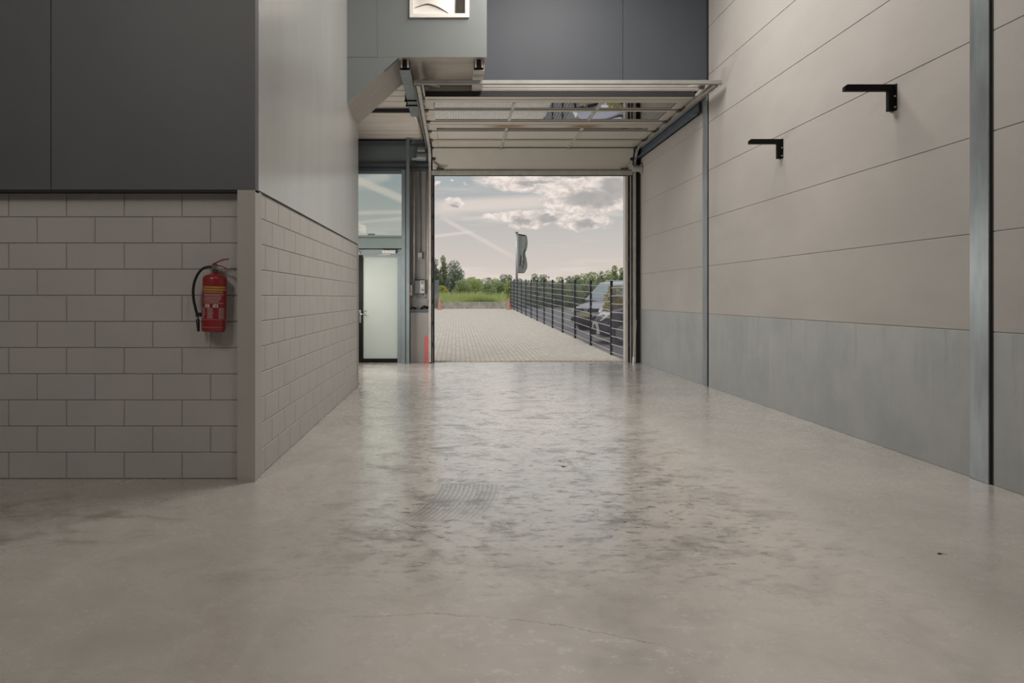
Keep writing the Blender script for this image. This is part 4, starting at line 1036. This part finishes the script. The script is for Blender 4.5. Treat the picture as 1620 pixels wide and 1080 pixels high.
# far tree line
G2 = 'trees on the far skyline'
far = [(742, 440, 150, 26), (757, 442, 160, 24), (771, 439, 150, 24), (784, 441, 155, 24), (797, 434, 130, 22), (806, 435, 121, 15), (818, 441, 140, 20), (832, 443, 140, 20), (846, 433, 120, 18), (859, 434, 120, 18),
       (872, 444, 130, 22), (886, 438, 125, 20), (899, 437, 115, 20), (912, 435, 110, 22), (925, 432, 108, 22), (938, 430, 105, 22), (951, 429, 104, 22), (963, 427, 102, 20), (973, 420, 96, 15), (984, 423, 96, 16), (996, 424, 96, 22), (1010, 424, 96, 24)]
ords = ['first', 'second', 'third', 'fourth', 'fifth', 'sixth', 'seventh', 'eighth', 'ninth', 'tenth', 'eleventh', 'twelfth', 'thirteenth', 'fourteenth', 'fifteenth', 'sixteenth', 'seventeenth', 'eighteenth', 'nineteenth', 'twentieth', 'twenty-first', 'twenty-second']
dep = [-15, 4, 30, -7]
for i, (px, py, d, w) in enumerate(far):
    m = M[['leaf_blue', 'leaf_dark', 'leaf_blue', 'leaf_mid'][i % 4]] if px < 900 else M[['leaf_mid', 'leaf_dark', 'leaf_mid'][i % 3]]
    where = 'left of the flag' if px < 812 else ('above the fence' if px < 900 else 'above the cars')
    tree('tree', px, py, d+dep[i % 4], w*1.9, m, f'{ords[i]} tree from the left of the far skyline row, {where}', 'tree', G2, 30+i, 1500, base=.68, low=.05, taper=(.45, .6, .75)[i % 3])
# shrubs and tall grass
G3 = 'shrubs behind the concrete barrier'
sh = [(701, 452, 57, 22, 'leaf_yellow', 'yellow green shrub right behind the left traffic cone'), (728, 443, 58, 40, 'leaf_mid', 'rounded mid green shrub under the broad left tree'), (750, 441, 62, 44, 'leaf_light', 'broad light green shrub in the middle behind the barrier'),
      (772, 449, 60, 36, 'leaf_mid', 'low mid green shrub right of the broad light one'), (790, 446, 64, 36, 'leaf_mid', 'mid green shrub left of the flagpole'), (807, 444, 59, 26, 'leaf_light', 'light green shrub behind the far fence end')]
for i, (px, py, d, w, m, lab) in enumerate(sh): tree('shrub', px, py, d, w*1.2, M[m], lab, 'shrub', G3, 70+i, 2400, trunk=False, base=.66, low=.08, taper=.4)
G4 = 'dark shrubs behind the mesh fence'
hx = [(833, 451), (843, 450), (850, 449), (864, 452), (878, 451), (893, 450), (908, 452), (924, 450), (942, 449), (962, 448), (984, 447), (1006, 448)]
for i, (px, py) in enumerate(hx):
    tree('shrub', px, py, 54.4+1.6*(i % 3), 34 if px < 900 else 44, M['leaf_dark' if i % 3 else 'leaf_mid'], f'{ords[i]} dark shrub from the left in the row seen through the fence', 'shrub', G4, 90+i, 1700, trunk=False, base=.6, low=.06, taper=.35)
tree('shrub', 973, 451, 23.2, 66, M['leaf_autumn'], 'ochre green bush between the two parked cars', 'shrub', None, 120, 5000, base=gz(23.2), size=.04, trunk=False)
def grass():
    rr = random.Random(5); vs = []; fs = []
    for _ in range(16000):
        x = rr.uniform(-1.9, 3.5); y = 48.9+rr.random()**1.4*5.5; h = rr.uniform(.4, .95)*(1+.35*math.sin(x*1.7+y)); s = rr.uniform(.008, .02); z0 = gz(y)-.02
        a = rr.uniform(0, PI); lx, ly = rr.uniform(-.25, .25), rr.uniform(-.2, .2); cx, sx = math.cos(a)*s, math.sin(a)*s; i = len(vs)
        vs += [(x-cx, y-sx, z0), (x+cx, y+sx, z0), (x+cx*.7+lx*.4, y+sx*.7+ly*.4, z0+h*.6), (x-cx*.7+lx*.4, y-sx*.7+ly*.4, z0+h*.6), (x+lx, y+ly, z0+h)]
        fs += [(i, i+1, i+2, i+3), (i+3, i+2, i+4)]
    me = bpy.data.meshes.new('tall_grass'); me.from_pydata(vs, [], fs); me.materials.append(M['grass'])
    o = bpy.data.objects.new('tall_grass', me); COL.objects.link(o)
    tag(o, 'tall light green grass growing behind the concrete barrier', 'grass', kind='stuff')
grass()
